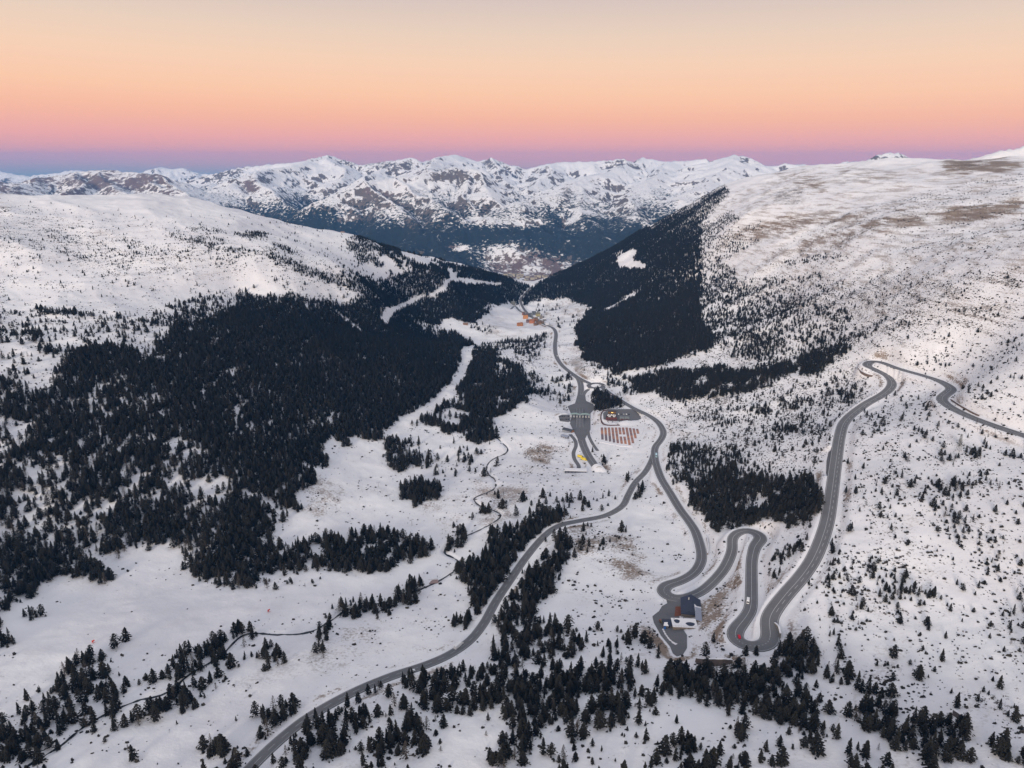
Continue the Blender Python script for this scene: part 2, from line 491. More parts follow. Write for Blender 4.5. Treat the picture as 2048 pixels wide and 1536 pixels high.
def make_asphalt():
    t = NT('asphalt')
    p = t.pos()
    a = t.noise(p, 0.05, 4); b = t.noise(p, 1.5, 3)
    c = t.mix(a, (0.105, 0.105, 0.115, 1), (0.165, 0.165, 0.175, 1))
    c = t.mix(t.math('MULTIPLY', t.smooth(b, 0.5, 0.8), 0.35), c, (0.24, 0.24, 0.25, 1))
    t.color(c); t.bsdf.inputs['Roughness'].default_value = 0.85
    return t.m
M_ASPH = make_asphalt()
M_LINE = plain('road_paint', (0.42, 0.42, 0.44), 0.7, 0.35, 0.3)
M_WATER = plain('stream_water', (0.018, 0.022, 0.03), 0.25, 0.5, 0.3)
M_WALL = plain('brown_stone_wall', (0.15, 0.115, 0.10), 0.9, 0.3, 0.5)
M_CONC = plain('concrete', (0.36, 0.35, 0.35), 0.85, 0.15, 0.4)

# ------------------------------------------------------------------ image-plan maps of ground cover (photograph pixels, looked up from ground points)
MW, MH = 1024, 768
_mu, _mv = np.meshgrid(np.arange(MW) * 2 + 1.0, np.arange(MH) * 2 + 1.0)
def fill(A, poly, val, mode='set'):
    P = np.array(poly, float)
    u0, v0 = np.maximum(P.min(0) // 2 - 1, 0).astype(int); u1, v1 = (P.max(0) // 2 + 2).astype(int)
    u0 = min(u0, MW); u1 = min(u1, MW); v1 = min(v1, MH)
    if u1 <= u0 or v1 <= v0: return
    U = _mu[v0:v1, u0:u1]; V = _mv[v0:v1, u0:u1]
    ins = np.zeros(U.shape, bool)
    for (ax, ay), (bx, by) in zip(P, np.roll(P, -1, 0)):
        if ay == by: continue
        c = ((ay > V) != (by > V)) & (U < (bx - ax) * (V - ay) / (by - ay) + ax)
        ins ^= c
    S = A[v0:v1, u0:u1]
    if mode == 'max': S[ins] = np.maximum(S[ins], val)
    else: S[ins] = val
def blur(A, k):
    for ax in (0, 1):
        for _ in range(2):
            B = np.zeros_like(A)
            for d in range(-k, k + 1): B += np.roll(A, d, ax)
            A = B / (2 * k + 1)
    return A
def lookup(A, u, v):
    j = np.clip((np.asarray(u) / 2).astype(int), 0, MW - 1); i = np.clip((np.asarray(v) / 2).astype(int), 0, MH - 1)
    return A[i, j]
def warped(A, u, v, x, y, k=1.0):
    du = 16 * noise(x / 70, y / 70, 201) + 7 * noise(x / 22, y / 22, 202); dv = 9 * noise(x / 60, y / 60, 203) + 4 * noise(x / 18, y / 18, 204)
    g = np.clip(900.0 / np.maximum(y, 200), 0.35, 1.3) * k
    return lookup(A, u + du * g, v + dv * g)
FOREST = [
 (.10,[(560,1490),(760,1375),(960,1320),(1100,1250),(1640,1300),(1640,1536),(560,1536)]),
 # left hill, open and speckled
 (.015,[(0,395),(560,440),(700,520),(690,600),(480,585),(0,625)]),
 (.22,[(90,455),(130,450),(190,475),(270,515),(255,545),(200,530),(120,505),(95,480)]),
 (.25,[(180,490),(240,475),(300,490),(420,500),(520,520),(500,545),(380,530),(290,520),(210,510)]),
 (.35,[(330,470),(400,452),(460,470),(440,492),(350,480)]),
 (.75,[(325,466),(420,488),(520,503),(600,528),(596,534),(500,512),(400,494),(335,474)]),
 (.55,[(470,465),(530,463),(540,478),(480,478)]),(.5,[(530,490),(600,488),(625,505),(580,512),(540,505)]),
 (.3,[(560,437),(610,455),(600,470),(575,455)]),(.10,[(120,575),(330,560),(330,572),(120,580)]),(.25,[(0,570),(130,568),(130,576),(0,578)]),
 (.06,[(0,455),(90,470),(90,560),(0,560)]),(.12,[(380,580),(560,590),(560,600),(400,600)]),
 # pistes and woods on the shoulder of the left hill
 (.03,[(540,440),(640,460),(700,470),(730,490),(710,505),(770,540),(740,560),(660,560),(600,530)]),
 (.75,[(690,482),(720,470),(760,490),(830,508),(900,530),(905,545),(800,535),(760,505),(700,505)]),
 (.5,[(700,500),(760,505),(770,535),(720,530)]),
 (1.0,[(545,528),(600,532),(660,548),(720,545),(800,545),(870,540),(905,540),(900,530),(960,542),(1010,557),(1062,577),(1050,606),(1000,606),(955,640),(960,650),(900,636),(880,640),(945,690),(850,692),(700,690),(640,640),(690,608),(730,590),(640,560)]),
 (.15,[(540,545),(640,560),(690,580),(720,600),(690,612),(640,600),(560,580)]),
 (.35,[(690,545),(800,548),(780,565),(700,560)]),
 (.0,[(795,500),(850,515),(885,530),(840,530),(805,512)]),(.1,[(640,530),(760,545),(820,536),(830,542),(760,556),(660,540)]),
 (.0,[(760,640),(772,622),(800,608),(842,591),(852,594),(812,614),(786,632),(774,652)]),
 (.0,[(856,592),(880,575),(898,556),(896,538),(904,538),(910,550),(921,538),(914,555),(940,560),(1004,567),(1000,573),(930,568),(905,564),(885,586),(866,596)]),
 (.0,[(664,620),(674,623),(728,664),(722,668)]),(.05,[(780,672),(830,672),(830,678),(780,677)]),
 (.15,[(955,620),(985,608),(990,612),(960,632)]),(.3,[(830,645),(900,650),(915,665),(870,668),(830,655)]),
 # great wood on the left slope
 (1.0,[(480,588),(560,590),(640,600),(700,620),(760,650),(860,690),(938,688),(936,716),(916,758),(880,790),(850,815),(800,842),(768,858),(780,872),(755,882),(700,872),(690,892),(650,880),(645,905),(655,930),(600,930),(640,962),(600,990),(608,1020),(560,1040),(545,1062),(500,1085),(520,1110),(500,1165),(470,1178),(400,1160),(362,1130),(350,1095),(265,1100),(232,1122),(222,1168),(140,1152),(90,1166),(60,1210),(0,1235),(0,758),(40,756),(52,782),(100,775),(122,738),(140,702),(230,692),(300,714),(332,680),(352,650),(420,640)]),
 (.62,[(0,840),(120,850),(150,900),(300,930),(330,1000),(200,1040),(60,1020),(0,960)]),
 (.75,[(250,860),(420,900),(480,980),(380,1060),(250,1000)]),
 (.02,[(480,970),(500,975),(560,1010),(590,1020),(560,1035),(520,1010)]),
 (.14,[(0,620),(200,620),(330,640),(345,660),(330,682),(298,712),(230,690),(140,700),(120,738),(100,772),(52,780),(40,755),(0,757)]),
 (.65,[(40,648),(70,655),(110,700),(90,712),(50,680)]),(.6,[(60,616),(200,632),(190,640),(70,625)]),
 (.30,[(300,640),(340,610),(400,592),(480,586),(480,615),(420,642),(350,655),(310,650)]),
 (.02,[(170,1110),(260,1100),(350,1098),(360,1130),(330,1150),(300,1170),(235,1170)]),
 # valley belt and clumps
 (.62,[(512,1062),(560,1078),(620,1088),(700,1078),(740,1060),(780,1055),(830,1085),(855,1095),(842,1122),(780,1142),(700,1142),(600,1140),(545,1152),(512,1165)]),
 (.0,[(560,1068),(700,1070),(690,1076),(600,1084)]),(.12,[(512,1150),(650,1150),(650,1170),(512,1172)]),
 (.85,[(938,720),(952,700),(1000,714),(1040,740),(1075,765),(1065,795),(1010,828),(978,868),(990,888),(962,888),(920,872),(870,858),(825,852),(862,830),(900,800),(926,762)]),
 (.3,[(1040,740),(1080,755),(1105,790),(1080,800),(1062,780)]),
 (.0,[(893,818),(942,824),(942,836),(893,830)]),(.0,[(876,836),(922,842),(916,850),(884,847)]),(.05,[(800,854),(862,856),(862,868),(788,864)]),(.05,[(895,862),(940,864),(938,874),(897,872)]),
 (.55,[(765,888),(792,880),(830,882),(900,898),(960,912),(945,930),(900,944),(800,942),(772,922)]),
 (.72,[(797,972),(832,963),(868,975),(874,1000),(842,1012),(805,998)]),
 (.08,[(800,880),(980,890),(990,930),(960,960),(900,960)]),
 (.75,[(892,1070),(918,1050),(930,1052),(926,1080),(898,1108),(882,1100)]),
 (.88,[(985,1075),(1015,1058),(1060,1040),(1110,1022),(1150,1014),(1182,1020),(1130,1050),(1096,1072),(1056,1108),(1016,1160),(988,1215),(960,1232),(946,1200),(918,1150),(930,1132),(962,1124)]),
 (.72,[(1108,1085),(1150,1062),(1156,1090),(1124,1130),(1086,1180),(1050,1232),(1012,1265),(990,1275),(1000,1228),(1040,1165),(1075,1120)]),
 (.85,[(674,1232),(700,1212),(760,1200),(830,1180),(848,1168),(856,1198),(790,1214),(742,1240),(690,1242)]),
 (.7,[(892,1244),(915,1234),(944,1240),(942,1264),(905,1262)]),(.45,[(624,1250),(660,1244),(650,1330),(628,1330)]),
 (.75,[(512,1302),(562,1296),(576,1336),(536,1350),(512,1336)]),
 (.5,[(945,1020),(975,1022),(960,1035),(930,1050)]),
 # stream side, bottom left
 (.42,[(0,1430),(60,1400),(110,1385),(150,1330),(240,1296),(252,1330),(225,1368),(330,1348),(352,1300),(420,1288),(470,1258),(512,1250),(512,1290),(500,1330),(440,1365),(400,1420),(300,1468),(250,1480),(150,1462),(90,1536),(0,1536)]),
 (.7,[(345,1310),(430,1275),(470,1330),(420,1375),(350,1370)]),(.6,[(160,1325),(240,1300),(235,1360),(170,1375)]),(.0,[(240,1390),(340,1360),(340,1400),(240,1440)]),
 (.8,[(0,1240),(20,1250),(22,1290),(0,1306)]),(.6,[(56,1232),(98,1228),(98,1246),(60,1250)]),(.06,[(200,1470),(512,1420),(512,1536),(200,1536)]),
 (.6,[(265,1270),(285,1268),(285,1290),(265,1290)]),(.6,[(405,1495),(470,1490),(520,1536),(400,1536)]),(.7,[(512,1420),(560,1400),(605,1400),(595,1425),(560,1460),(520,1490)]),
 # below the valley road
 (.40,[(745,1372),(800,1352),(860,1352),(930,1332),(1000,1340),(1040,1400),(1010,1450),(980,1422),(940,1430),(900,1470),(840,1500),(790,1536),(515,1536),(570,1484),(630,1440),(690,1408)]),
 (.65,[(560,1500),(640,1450),(720,1430),(760,1450),(700,1500),(620,1536),(540,1536)]),(.75,[(840,1395),(900,1370),(960,1380),(960,1420),(880,1440)]),
 (.03,[(690,1480),(770,1440),(800,1460),(740,1500)]),(.0,[(690,1510),(760,1500),(720,1536),(660,1536)]),
 (.62,[(985,1250),(1030,1212),(1060,1215),(1092,1235),(1130,1262),(1180,1290),(1240,1290),(1272,1332),(1300,1342),(1400,1345),(1480,1348),(1545,1342),(1560,1300),(1600,1284),(1628,1332),(1600,1370),(1536,1432),(1450,1430),(1400,1422),(1330,1412),(1262,1420),(1250,1440),(1200,1470),(1150,1482),(1080,1470),(1040,1536),(960,1536),(1000,1450),(1000,1350),(975,1300)]),
 (.92,[(1320,1345),(1400,1340),(1540,1345),(1540,1400),(1440,1405),(1330,1390)]),(.85,[(1090,1330),(1240,1310),(1260,1380),(1200,1440),(1100,1400)]),
 (.0,[(1140,1410),(1180,1385),(1240,1380),(1240,1395),(1180,1420)]),(.0,[(1270,1350),(1305,1350),(1300,1385),(1272,1385)]),
 (.02,[(1250,1440),(1400,1425),(1536,1440),(1500,1480),(1260,1480)]),(.30,[(1090,1490),(1190,1480),(1300,1500),(1480,1480),(1500,1536),(1090,1536)]),
 (.75,[(1350,1475),(1395,1470),(1390,1500),(1350,1500)]),(.7,[(1455,1455),(1490,1450),(1495,1480),(1465,1485)]),
 (.12,[(1160,1080),(1260,1060),(1260,1080),(1160,1110)]),
 # right foreground
 (.09,[(1600,1180),(1640,1130),(1680,1050),(2048,1050),(2048,1480),(1960,1440),(1720,1340),(1620,1270)]),
 (.20,[(1660,1130),(1840,1110),(1860,1260),(1700,1290),(1640,1220)]),
 (.95,[(1545,1288),(1600,1272),(1632,1310),(1632,1352),(1590,1356),(1548,1322)]),(.55,[(1632,1330),(1700,1338),(1712,1358),(1690,1376),(1650,1362)]),
 (.85,[(1536,1352),(1600,1372),(1652,1402),(1660,1432),(1620,1430),(1560,1402)]),(.85,[(1536,1398),(1590,1416),(1650,1450),(1682,1482),(1668,1492),(1610,1472),(1536,1432)]),
 (.72,[(1712,1366),(1780,1382),(1800,1420),(1850,1430),(1950,1462),(1930,1492),(1850,1500),(1800,1508),(1760,1480),(1690,1448),(1682,1420),(1730,1402)]),
 (.55,[(1690,1492),(1760,1500),(1792,1536),(1690,1536)]),(.4,[(1840,1500),(1960,1480),(2048,1490),(2048,1536),(1840,1536)]),(.7,[(1960,1490),(2010,1490),(2030,1520),(1970,1520)]),
 (.8,[(1762,1178),(1880,1186),(1884,1206),(1768,1202)]),(.24,[(1900,1050),(2048,1035),(2048,1105),(1990,1165),(1905,1092)]),
 (.5,[(1560,1090),(1600,1075),(1610,1110),(1560,1125)]),(.45,[(1535,1110),(1560,1100),(1560,1150),(1530,1165)]),(.3,[(1650,1095),(1700,1100),(1690,1115),(1655,1112)]),
 # between the roads
 (.88,[(1345,925),(1420,920),(1500,935),(1580,960),(1640,968),(1632,1040),(1590,1058),(1530,1056),(1440,1058),(1400,1040),(1372,1000)]),
 (.45,[(1335,885),(1500,895),(1500,930),(1340,960)]),(.10,[(1400,850),(1640,870),(1640,965),(1500,930)]),(.1,[(1480,945),(1560,940),(1560,955),(1490,955)]),
 # right slope woods
 (1.0,[(1040,612),(1062,577),(1150,535),(1300,455),(1400,400),(1450,371),(1460,385),(1400,450),(1424,530),(1404,562),(1424,640),(1452,690),(1400,702),(1330,732),(1262,742),(1222,752),(1184,722),(1152,702),(1160,650),(1185,612),(1130,597),(1085,598)]),
 (.55,[(1400,452),(1460,420),(1480,440),(1440,480),(1520,478),(1512,492),(1440,512),(1420,530)]),
 (.25,[(1420,470),(1520,440),(1530,460),(1450,490)]),
 (.0,[(1232,515),(1255,502),(1277,499),(1265,520),(1292,530),(1290,541),(1240,536)]),(.0,[(1208,618),(1276,584),(1282,578),(1272,592),(1214,623)]),
 (.02,[(1085,600),(1130,596),(1126,620),(1150,640),(1182,610),(1170,640),(1150,662),(1100,662),(1050,640)]),
 (.30,[(1404,562),(1500,575),(1600,600),(1700,625),(1700,700),(1640,740),(1480,722),(1424,690)]),
 (.12,[(1430,560),(1640,548),(1700,560),(1700,625),(1560,590)]),
 (.75,[(1424,640),(1500,660),(1560,690),(1520,715),(1450,700)]),
 (.30,[(1450,582),(1540,562),(1640,545),(1640,554),(1540,576),(1470,592)]),
 (.92,[(1250,758),(1330,742),(1420,737),(1500,742),(1560,730),(1640,702),(1692,688),(1692,710),(1640,748),(1560,762),(1500,778),(1420,802),(1372,806),(1292,786)]),
 (.30,[(1190,745),(1250,758),(1290,786),(1240,790),(1200,770)]),(.15,[(1175,720),(1240,745),(1200,760),(1180,745)]),
 (.14,[(1330,812),(1420,806),(1640,752),(1740,745),(1720,790),(1680,830),(1650,900),(1400,850)]),
 (.75,[(1545,842),(1600,832),(1608,850),(1590,868),(1548,864)]),(.6,[(1500,816),(1690,784),(1700,792),(1520,830)]),(.4,[(1410,836),(1480,842),(1480,860),(1400,850)]),
 (.05,[(1690,830),(1790,790),(1870,800),(2048,880),(2048,1050),(1690,1050)]),(.25,[(1745,850),(1780,835),(1790,855),(1760,865)]),
 (.16,[(1700,960),(1900,950),(2048,960),(2048,1040),(1900,1050),(1700,1040)]),(.6,[(1870,962),(1930,968),(1930,990),(1870,985)]),(.5,[(1890,908),(1970,905),(1968,924),(1895,924)]),
 (.06,[(1900,780),(2048,760),(2048,860),(1940,820)]),(.30,[(1920,775),(2048,757),(2048,764),(1925,783)]),
 (.05,[(1700,560),(2048,520),(2048,740),(1900,760),(1790,720),(1700,700)]),(.22,[(1700,660),(1800,640),(2048,600),(2048,612),(1800,655),(1700,690)]),(.16,[(1780,720),(1900,710),(1880,745),(1800,738)]),
 (.35,[(1540,530),(1640,510),(1700,505),(1700,515),(1600,535)]),
 (.90,[(1180,787),(1200,785),(1240,802),(1244,812),(1205,818),(1190,810)]),
 # valley floor by the village
 (.22,[(1020,700),(1095,690),(1080,712),(1060,725),(1030,720)]),(.20,[(960,690),(1090,672),(1090,684),(980,705)]),(.25,[(1110,740),(1150,760),(1140,790),(1110,770)]),
 (.35,[(940,640),(990,660),(985,668),(945,660)]),(.15,[(1120,780),(1140,800),(1120,820),(1100,800)]),
]
FOREST += [
 (.50,[(1402,450),(1440,470),(1470,560),(1455,640),(1500,680),(1450,705),(1402,640),(1404,560)]),
 (.0,[(924,694),(946,690),(944,720),(930,758),(896,800),(852,834),(806,858),(770,878),(784,852),(868,796),(904,764),(922,726)]),
 (.35,[(1255,962),(1288,962),(1300,1005),(1265,1002)]),(.16,[(1060,985),(1250,995),(1240,1020),(1150,1035),(1060,1020)]),(.10,[(1130,1045),(1260,1050),(1180,1090),(1140,1120)]),
 (.5,[(1165,880),(1180,900),(1212,925),(1205,932),(1178,910)]),(.12,[(985,985),(1060,1000),(1040,1040),(990,1030)]),
]
CLR = np.zeros((MH, MW))
for d_, p_ in FOREST:
    if d_ == 0.0: fill(CLR, p_, 1.0)
DEN = np.zeros((MH, MW))
for d_, p_ in FOREST: fill(DEN, p_, d_)
DEN = blur(DEN, 1)
SCRUB = [
 (.55,[(1165,890),(1185,905),(1215,930),(1230,948),(1205,945),(1180,920)]),(.45,[(1255,940),(1300,945),(1280,985),(1250,1000)]),(.4,[(1330,870),(1345,880),(1330,930),(1318,920)]),(.25,[(1040,880),(1130,890),(1130,960),(1040,960)]),
 (.35,[(1280,800),(1700,720),(2048,560),(2048,1536),(1640,1400),(1560,1100),(1350,960)]),(.55,[(1400,700),(1700,600),(1760,740),(1640,960),(1400,900),(1330,830)]),
 (.22,[(1420,400),(1500,350),(2048,320),(2048,600),(1600,620),(1440,560)]),(.62,[(1440,570),(1700,560),(2048,540),(2048,640),(1720,700),(1560,620)]),
 (.75,[(1960,1390),(2048,1420),(2048,1480),(1990,1450),(1930,1400)]),(.7,[(1760,1330),(1840,1330),(1860,1390),(1800,1390)]),(.8,[(1700,1310),(1740,1330),(1800,1360),(1780,1380),(1700,1350)]),
 (.8,[(1275,1250),(1310,1260),(1350,1310),(1340,1330),(1290,1290)]),(.75,[(1430,1300),(1480,1300),(1490,1325),(1440,1325)]),(.5,[(1370,1060),(1390,1080),(1390,1140),(1360,1140)]),
 (.45,[(1410,1200),(1500,1150),(1470,1260),(1430,1300),(1390,1290)]),(.5,[(1480,1110),(1500,1110),(1480,1160),(1455,1170)]),(.55,[(1420,1080),(1455,1090),(1440,1140),(1420,1130)]),
 (.30,[(960,660),(1100,680),(1130,760),(1000,790)]),(.45,[(1130,690),(1190,690),(1200,760),(1140,740)]),(.25,[(1140,1040),(1260,1040),(1300,1150),(1280,1240),(1100,1240)]),
 (.38,[(0,430),(130,440),(280,520),(500,540),(460,560),(200,550),(0,500)]),(.25,[(0,390),(60,395),(110,410),(100,425),(0,420)]),(.30,[(320,470),(600,500),(690,560),(560,560),(330,520)]),
 (.15,[(0,600),(330,620),(330,700),(0,760)]),(.12,[(880,980),(1000,960),(1060,1000),(900,1060)]),
 (.9,[(1540,385),(1600,370),(1620,390),(1600,410),(1545,405)]),(.8,[(1880,325),(1960,318),(1990,335),(1900,342)]),(.5,[(1690,335),(1800,350),(1790,358),(1700,350)]),
]
BROWN = [
 (.75,[(1040,890),(1075,882),(1125,895),(1120,915),(1085,925),(1050,915)]),(.5,[(1010,930),(1070,935),(1060,990),(1010,985)]),(.7,[(1190,905),(1225,935),(1210,945),(1185,920)]),
 (.20,[(1400,560),(2048,440),(2048,1536),(1640,1400),(1300,1000),(1280,800)]),(.42,[(1420,400),(1560,345),(2048,320),(2048,640),(1600,640),(1440,560)]),
 (.75,[(1440,475),(1560,435),(1740,425),(1730,440),(1620,450),(1520,475)]),(.85,[(1850,425),(1960,412),(2048,405),(2048,425),(1900,445)]),(.8,[(1840,418),(1700,460),(1590,485),(1600,492),(1800,450)]),
 (.9,[(1875,318),(1990,315),(2048,325),(2048,340),(1900,345)]),(.7,[(1790,410),(1850,440),(1800,470),(1790,450)]),(.7,[(1540,340),(1640,335),(1640,345),(1560,352)]),(.6,[(1650,330),(1800,345),(1800,358),(1700,352)]),
 (.8,[(1590,365),(1640,355),(1650,375),(1620,380)]),(.55,[(1500,510),(1680,480),(1700,490),(1560,520)]),(.5,[(1740,500),(2048,470),(2048,485),(1760,512)]),
 (.6,[(1140,1040),(1200,1060),(1260,1080),(1290,1150),(1240,1160),(1150,1100)]),(.5,[(1060,900),(1130,890),(1120,920),(1080,920)]),(.8,[(1130,950),(1180,945),(1180,958),(1140,962)]),
 (.8,[(1275,1250),(1310,1260),(1350,1310),(1340,1330),(1290,1290)]),(.8,[(1430,1300),(1490,1305),(1490,1328),(1440,1322)]),(.6,[(1410,1200),(1500,1150),(1470,1260),(1430,1300),(1390,1290)]),
 (.45,[(800,1000),(980,1000),(1010,1060),(900,1060)]),(.45,[(560,960),(680,950),(700,1030),(600,1040)]),(.4,[(660,1240),(880,1230),(880,1300),(700,1310)]),(.5,[(960,940),(1040,980),(1020,1040),(960,1020)]),
 (.4,[(140,1200),(330,1190),(300,1260),(160,1270)]),(.35,[(600,1290),(900,1290),(800,1340),(640,1350)]),(.5,[(1130,700),(1190,690),(1190,760),(1150,760)]),(.5,[(1130,780),(1160,770),(1150,800),(1110,810)]),
 (.3,[(0,440),(280,440),(500,540),(460,560),(200,550),(0,500)]),(.35,[(960,620),(1100,660),(1090,700),(960,680)]),(.75,[(1750,700),(1800,705),(1790,725),(1760,722)]),(.6,[(1240,940),(1310,940),(1290,960),(1250,985)]),
 (.45,[(1080,600),(1180,595),(1180,640),(1090,660)]),
]
SCR = np.zeros((MH, MW)); BRN = np.zeros((MH, MW))
for d_, p_ in SCRUB: fill(SCR, p_, d_, 'max')
for d_, p_ in BROWN: fill(BRN, p_, d_, 'max')
PISTE = [[(0,1240),(130,1170),(350,1190),(560,1180),(760,1160),(880,1090),(800,1000),(760,950),(700,900),(740,900),(800,970),(870,1050),(905,1090),(880,1150),(700,1190),(500,1230),(300,1290),(0,1400)],
         [(930,690),(940,690),(935,730),(900,790),(820,850),(780,870),(790,850),(880,790),(915,740)]]
for p_ in PISTE:
    fill(SCR, p_, 0.0); fill(BRN, p_, 0.12)
BRN = np.maximum(BRN, 0.16); SCR = np.maximum(SCR, 0.10)
for p_ in PISTE: fill(BRN, p_, 0.03); fill(SCR, p_, 0.0)
SCR = blur(SCR, 5); BRN = blur(BRN, 4)

# ------------------------------------------------------------------ roads
def spline_px(pts, step=4.0):
    P = np.array(pts, float); out = []
    Q = np.vstack([2 * P[0] - P[1], P, 2 * P[-1] - P[-2]])
    for i in range(1, len(Q) - 2):
        p0, p1, p2, p3 = Q[i - 1], Q[i], Q[i + 1], Q[i + 2]
        n = max(2, int(np.hypot(*(p2 - p1)) / step))
        t = np.linspace(0, 1, n, endpoint=False)[:, None]
        out.append(0.5 * (2 * p1 + (p2 - p0) * t + (2 * p0 - 5 * p1 + 4 * p2 - p3) * t * t + (3 * p1 - p0 - 3 * p2 + p3) * t ** 3))
    out.append(P[-1:])
    return np.vstack(out)
def gsm(A, sig):
    k = int(sig * 3) + 1
    w = np.exp(-0.5 * (np.arange(-k, k + 1) / sig) ** 2); w /= w.sum()
    pad = np.concatenate([np.repeat(A[:1], k, 0), A, np.repeat(A[-1:], k, 0)])
    return np.stack([np.convolve(pad[:, j], w, 'valid') for j in range(A.shape[1])], 1)
def resample(P, step):
    d = np.concatenate([[0], np.cumsum(np.linalg.norm(np.diff(P, axis=0), axis=1))])
    n = max(2, int(d[-1] / step)); s = np.linspace(0, d[-1], n)
    return np.stack([np.interp(s, d, P[:, j]) for j in range(3)], 1)
def lay(pts, zs=12.0, xs=1.2, step=3.0):
    """photograph pixels -> smooth 3-D centre line lying on the ground"""
    px = spline_px(pts)
    P = np.array([hit(u, v) for u, v in px])
    P3 = resample(np.column_stack([P[:, 0], P[:, 1], P[:, 2]]), step)
    z = gsm(P3[:, 2:3], zs)[:, 0]
    u, v = project(P3[:, 0], P3[:, 1], P3[:, 2])
    x, y, _ = at_drop(u, v, -z)
    Q = np.column_stack([x, y, z])
    Q[:, :2] = gsm(Q[:, :2], xs)
    return resample(Q, step)
ROADS_PX = {
 'main': [(1062,574),(1048,590),(1041,600),(1048,618),(1066,636),(1088,648),(1106,656),(1112,668),(1110,690),(1112,710),(1122,728),(1140,744),(1160,757),(1180,767)],
 'switchback': [(1204,773),(1216,784),(1240,800),(1265,815),(1290,827),(1310,839),(1322,852),(1327,866),(1321,880),(1311,893),(1309,908),(1313,930),(1323,957),(1340,985),(1360,1018),(1378,1042),(1392,1065),(1402,1099),(1402,1122),(1388,1145),(1361,1161),(1334,1170),(1326,1181),(1336,1192),(1356,1197),(1378,1193),(1410,1177),(1445,1141),(1463,1104),(1465,1076),(1475,1065),(1493,1061),(1513,1066),(1522,1077),(1511,1091),(1504,1118),(1503,1150),(1503,1177),(1501,1216),(1488,1239),(1472,1259),(1472,1278),(1492,1290),(1517,1293),(1537,1285),(1541,1266),(1538,1243),(1546,1222),(1572,1188),(1601,1155),(1624,1122),(1641,1085),(1655,1040),(1663,990),(1671,930),(1680,870),(1692,840),(1728,810),(1768,787),(1784,769),(1776,753),(1752,740),(1734,731),(1738,724),(1760,724),(1800,738),(1850,752),(1884,764),(1903,778),(1890,789),(1884,799),(1903,815),(1945,835),(2000,855),(2052,872),(2110,893)],
 'valley': [(478,1560),(500,1536),(530,1506),(570,1470),(620,1432),(700,1387),(780,1353),(850,1330),(900,1308),(940,1280),(968,1245),(990,1205),(1020,1160),(1055,1110),(1090,1070),(1120,1050),(1160,1041),(1210,1031),(1244,1012),(1256,990),(1270,965),(1289,945),(1301,925),(1308,906)],
 'toll': [(1146,749),(1157,757),(1162,772),(1161,790),(1159,806),(1160,830),(1160,860),(1164,882),(1176,910),(1196,939)],
 'slip': [(1181,776),(1170,784),(1165,796),(1165,806)],
 'service': [(1140,868),(1150,880),(1152,892),(1147,904),(1149,918),(1158,932),(1155,940)],
 'lane': [(1176,860),(1178,872),(1186,888),(1196,902)],
 'ring': [(1192 + 15.5 * math.cos(a / 20 * 2 * math.pi), 771 + 4.9 * math.sin(a / 20 * 2 * math.pi)) for a in range(21)],
 'old': [(1084,642),(1060,632),(1040,622),(1030,612),(1022,618)],
}
RW = {'main': 5.0, 'switchback': 5.0, 'valley': 3.9, 'toll': 6.0, 'slip': 3.6, 'service': 2.6, 'lane': 2.2, 'ring': 4.2, 'old': 4.0}
ROADS = {k: lay(v) for k, v in ROADS_PX.items()}
RWID = {}
for k, P in ROADS.items():
    w = np.full(len(P), RW[k])
    if k == 'switchback':
        u, v = project(P[:, 0], P[:, 1], P[:, 2])
        s = np.arange(len(P)) * 3.0
        w += 1.2 * ((u > 1535) & (v < 1290) & (v > 760))                       # climbing lane
        for hu, hv in ((1326, 1183), (1520, 1072), (1472, 1270), (1540, 1280), (1736, 728)):
            w += 1.6 * np.exp(-((u - hu) ** 2 + (v - hv) ** 2) / 500.0)        # hairpins are wider
        w = gsm(w[:, None], 4)[:, 0]
    RWID[k] = w
def frame(P):
    T = np.gradient(P[:, :2], axis=0)
    T /= np.maximum(np.linalg.norm(T, axis=1), 1e-9)[:, None]
    return T, np.stack([-T[:, 1], T[:, 0]], 1)

def grade(P, half, flat=1.6, fade=11.0, lower=0.45):
    """cut and fill the ground along a line so that a road lies on it"""
    global GH
    for i in range(0, len(P), 14):
        Q = P[i:i + 15]; hw = half[i:i + 15]
        m = fade + 8
        lo = Q[:, :2].min(0) - m; hi = Q[:, :2].max(0) + m
        rr = np.hypot(Q[:, 0], Q[:, 1]); aa = np.degrees(np.arctan2(Q[:, 0], Q[:, 1]))
        da = math.degrees(m / rr.min())
        i0 = max(0, int(math.log(max(181, rr.min() - m) / 180) / LN * (nr1 - 1))); i1 = min(nr1, int(math.log((rr.max() + m) / 180) / LN * (nr1 - 1)) + 2)
        j0 = max(0, int((aa.min() - da + 46) / 92 * (NA - 1))); j1 = min(NA, int((aa.max() + da + 46) / 92 * (NA - 1)) + 2)
        if i1 <= i0 or j1 <= j0: continue
        X = GX[i0:i1, j0:j1]; Y = GY[i0:i1, j0:j1]
        best = np.full(X.shape, 1e9); zz = np.zeros(X.shape); hh = np.zeros(X.shape)
        for a, b, ha in zip(Q[:-1], Q[1:], hw):
            ab = b - a; L2 = ab[0] ** 2 + ab[1] ** 2
            t = np.clip(((X - a[0]) * ab[0] + (Y - a[1]) * ab[1]) / L2, 0, 1)
            d = np.hypot(X - a[0] - t * ab[0], Y - a[1] - t * ab[1])
            mm = d < best
            best = np.where(mm, d, best); zz = np.where(mm, a[2] + t * ab[2], zz); hh = np.where(mm, ha, hh)
        e = best - hh
        better = e < RD[i0:i1, j0:j1]
        RD[i0:i1, j0:j1] = np.where(better, e, RD[i0:i1, j0:j1])
        RZ[i0:i1, j0:j1] = np.where(better, zz - lower, RZ[i0:i1, j0:j1])
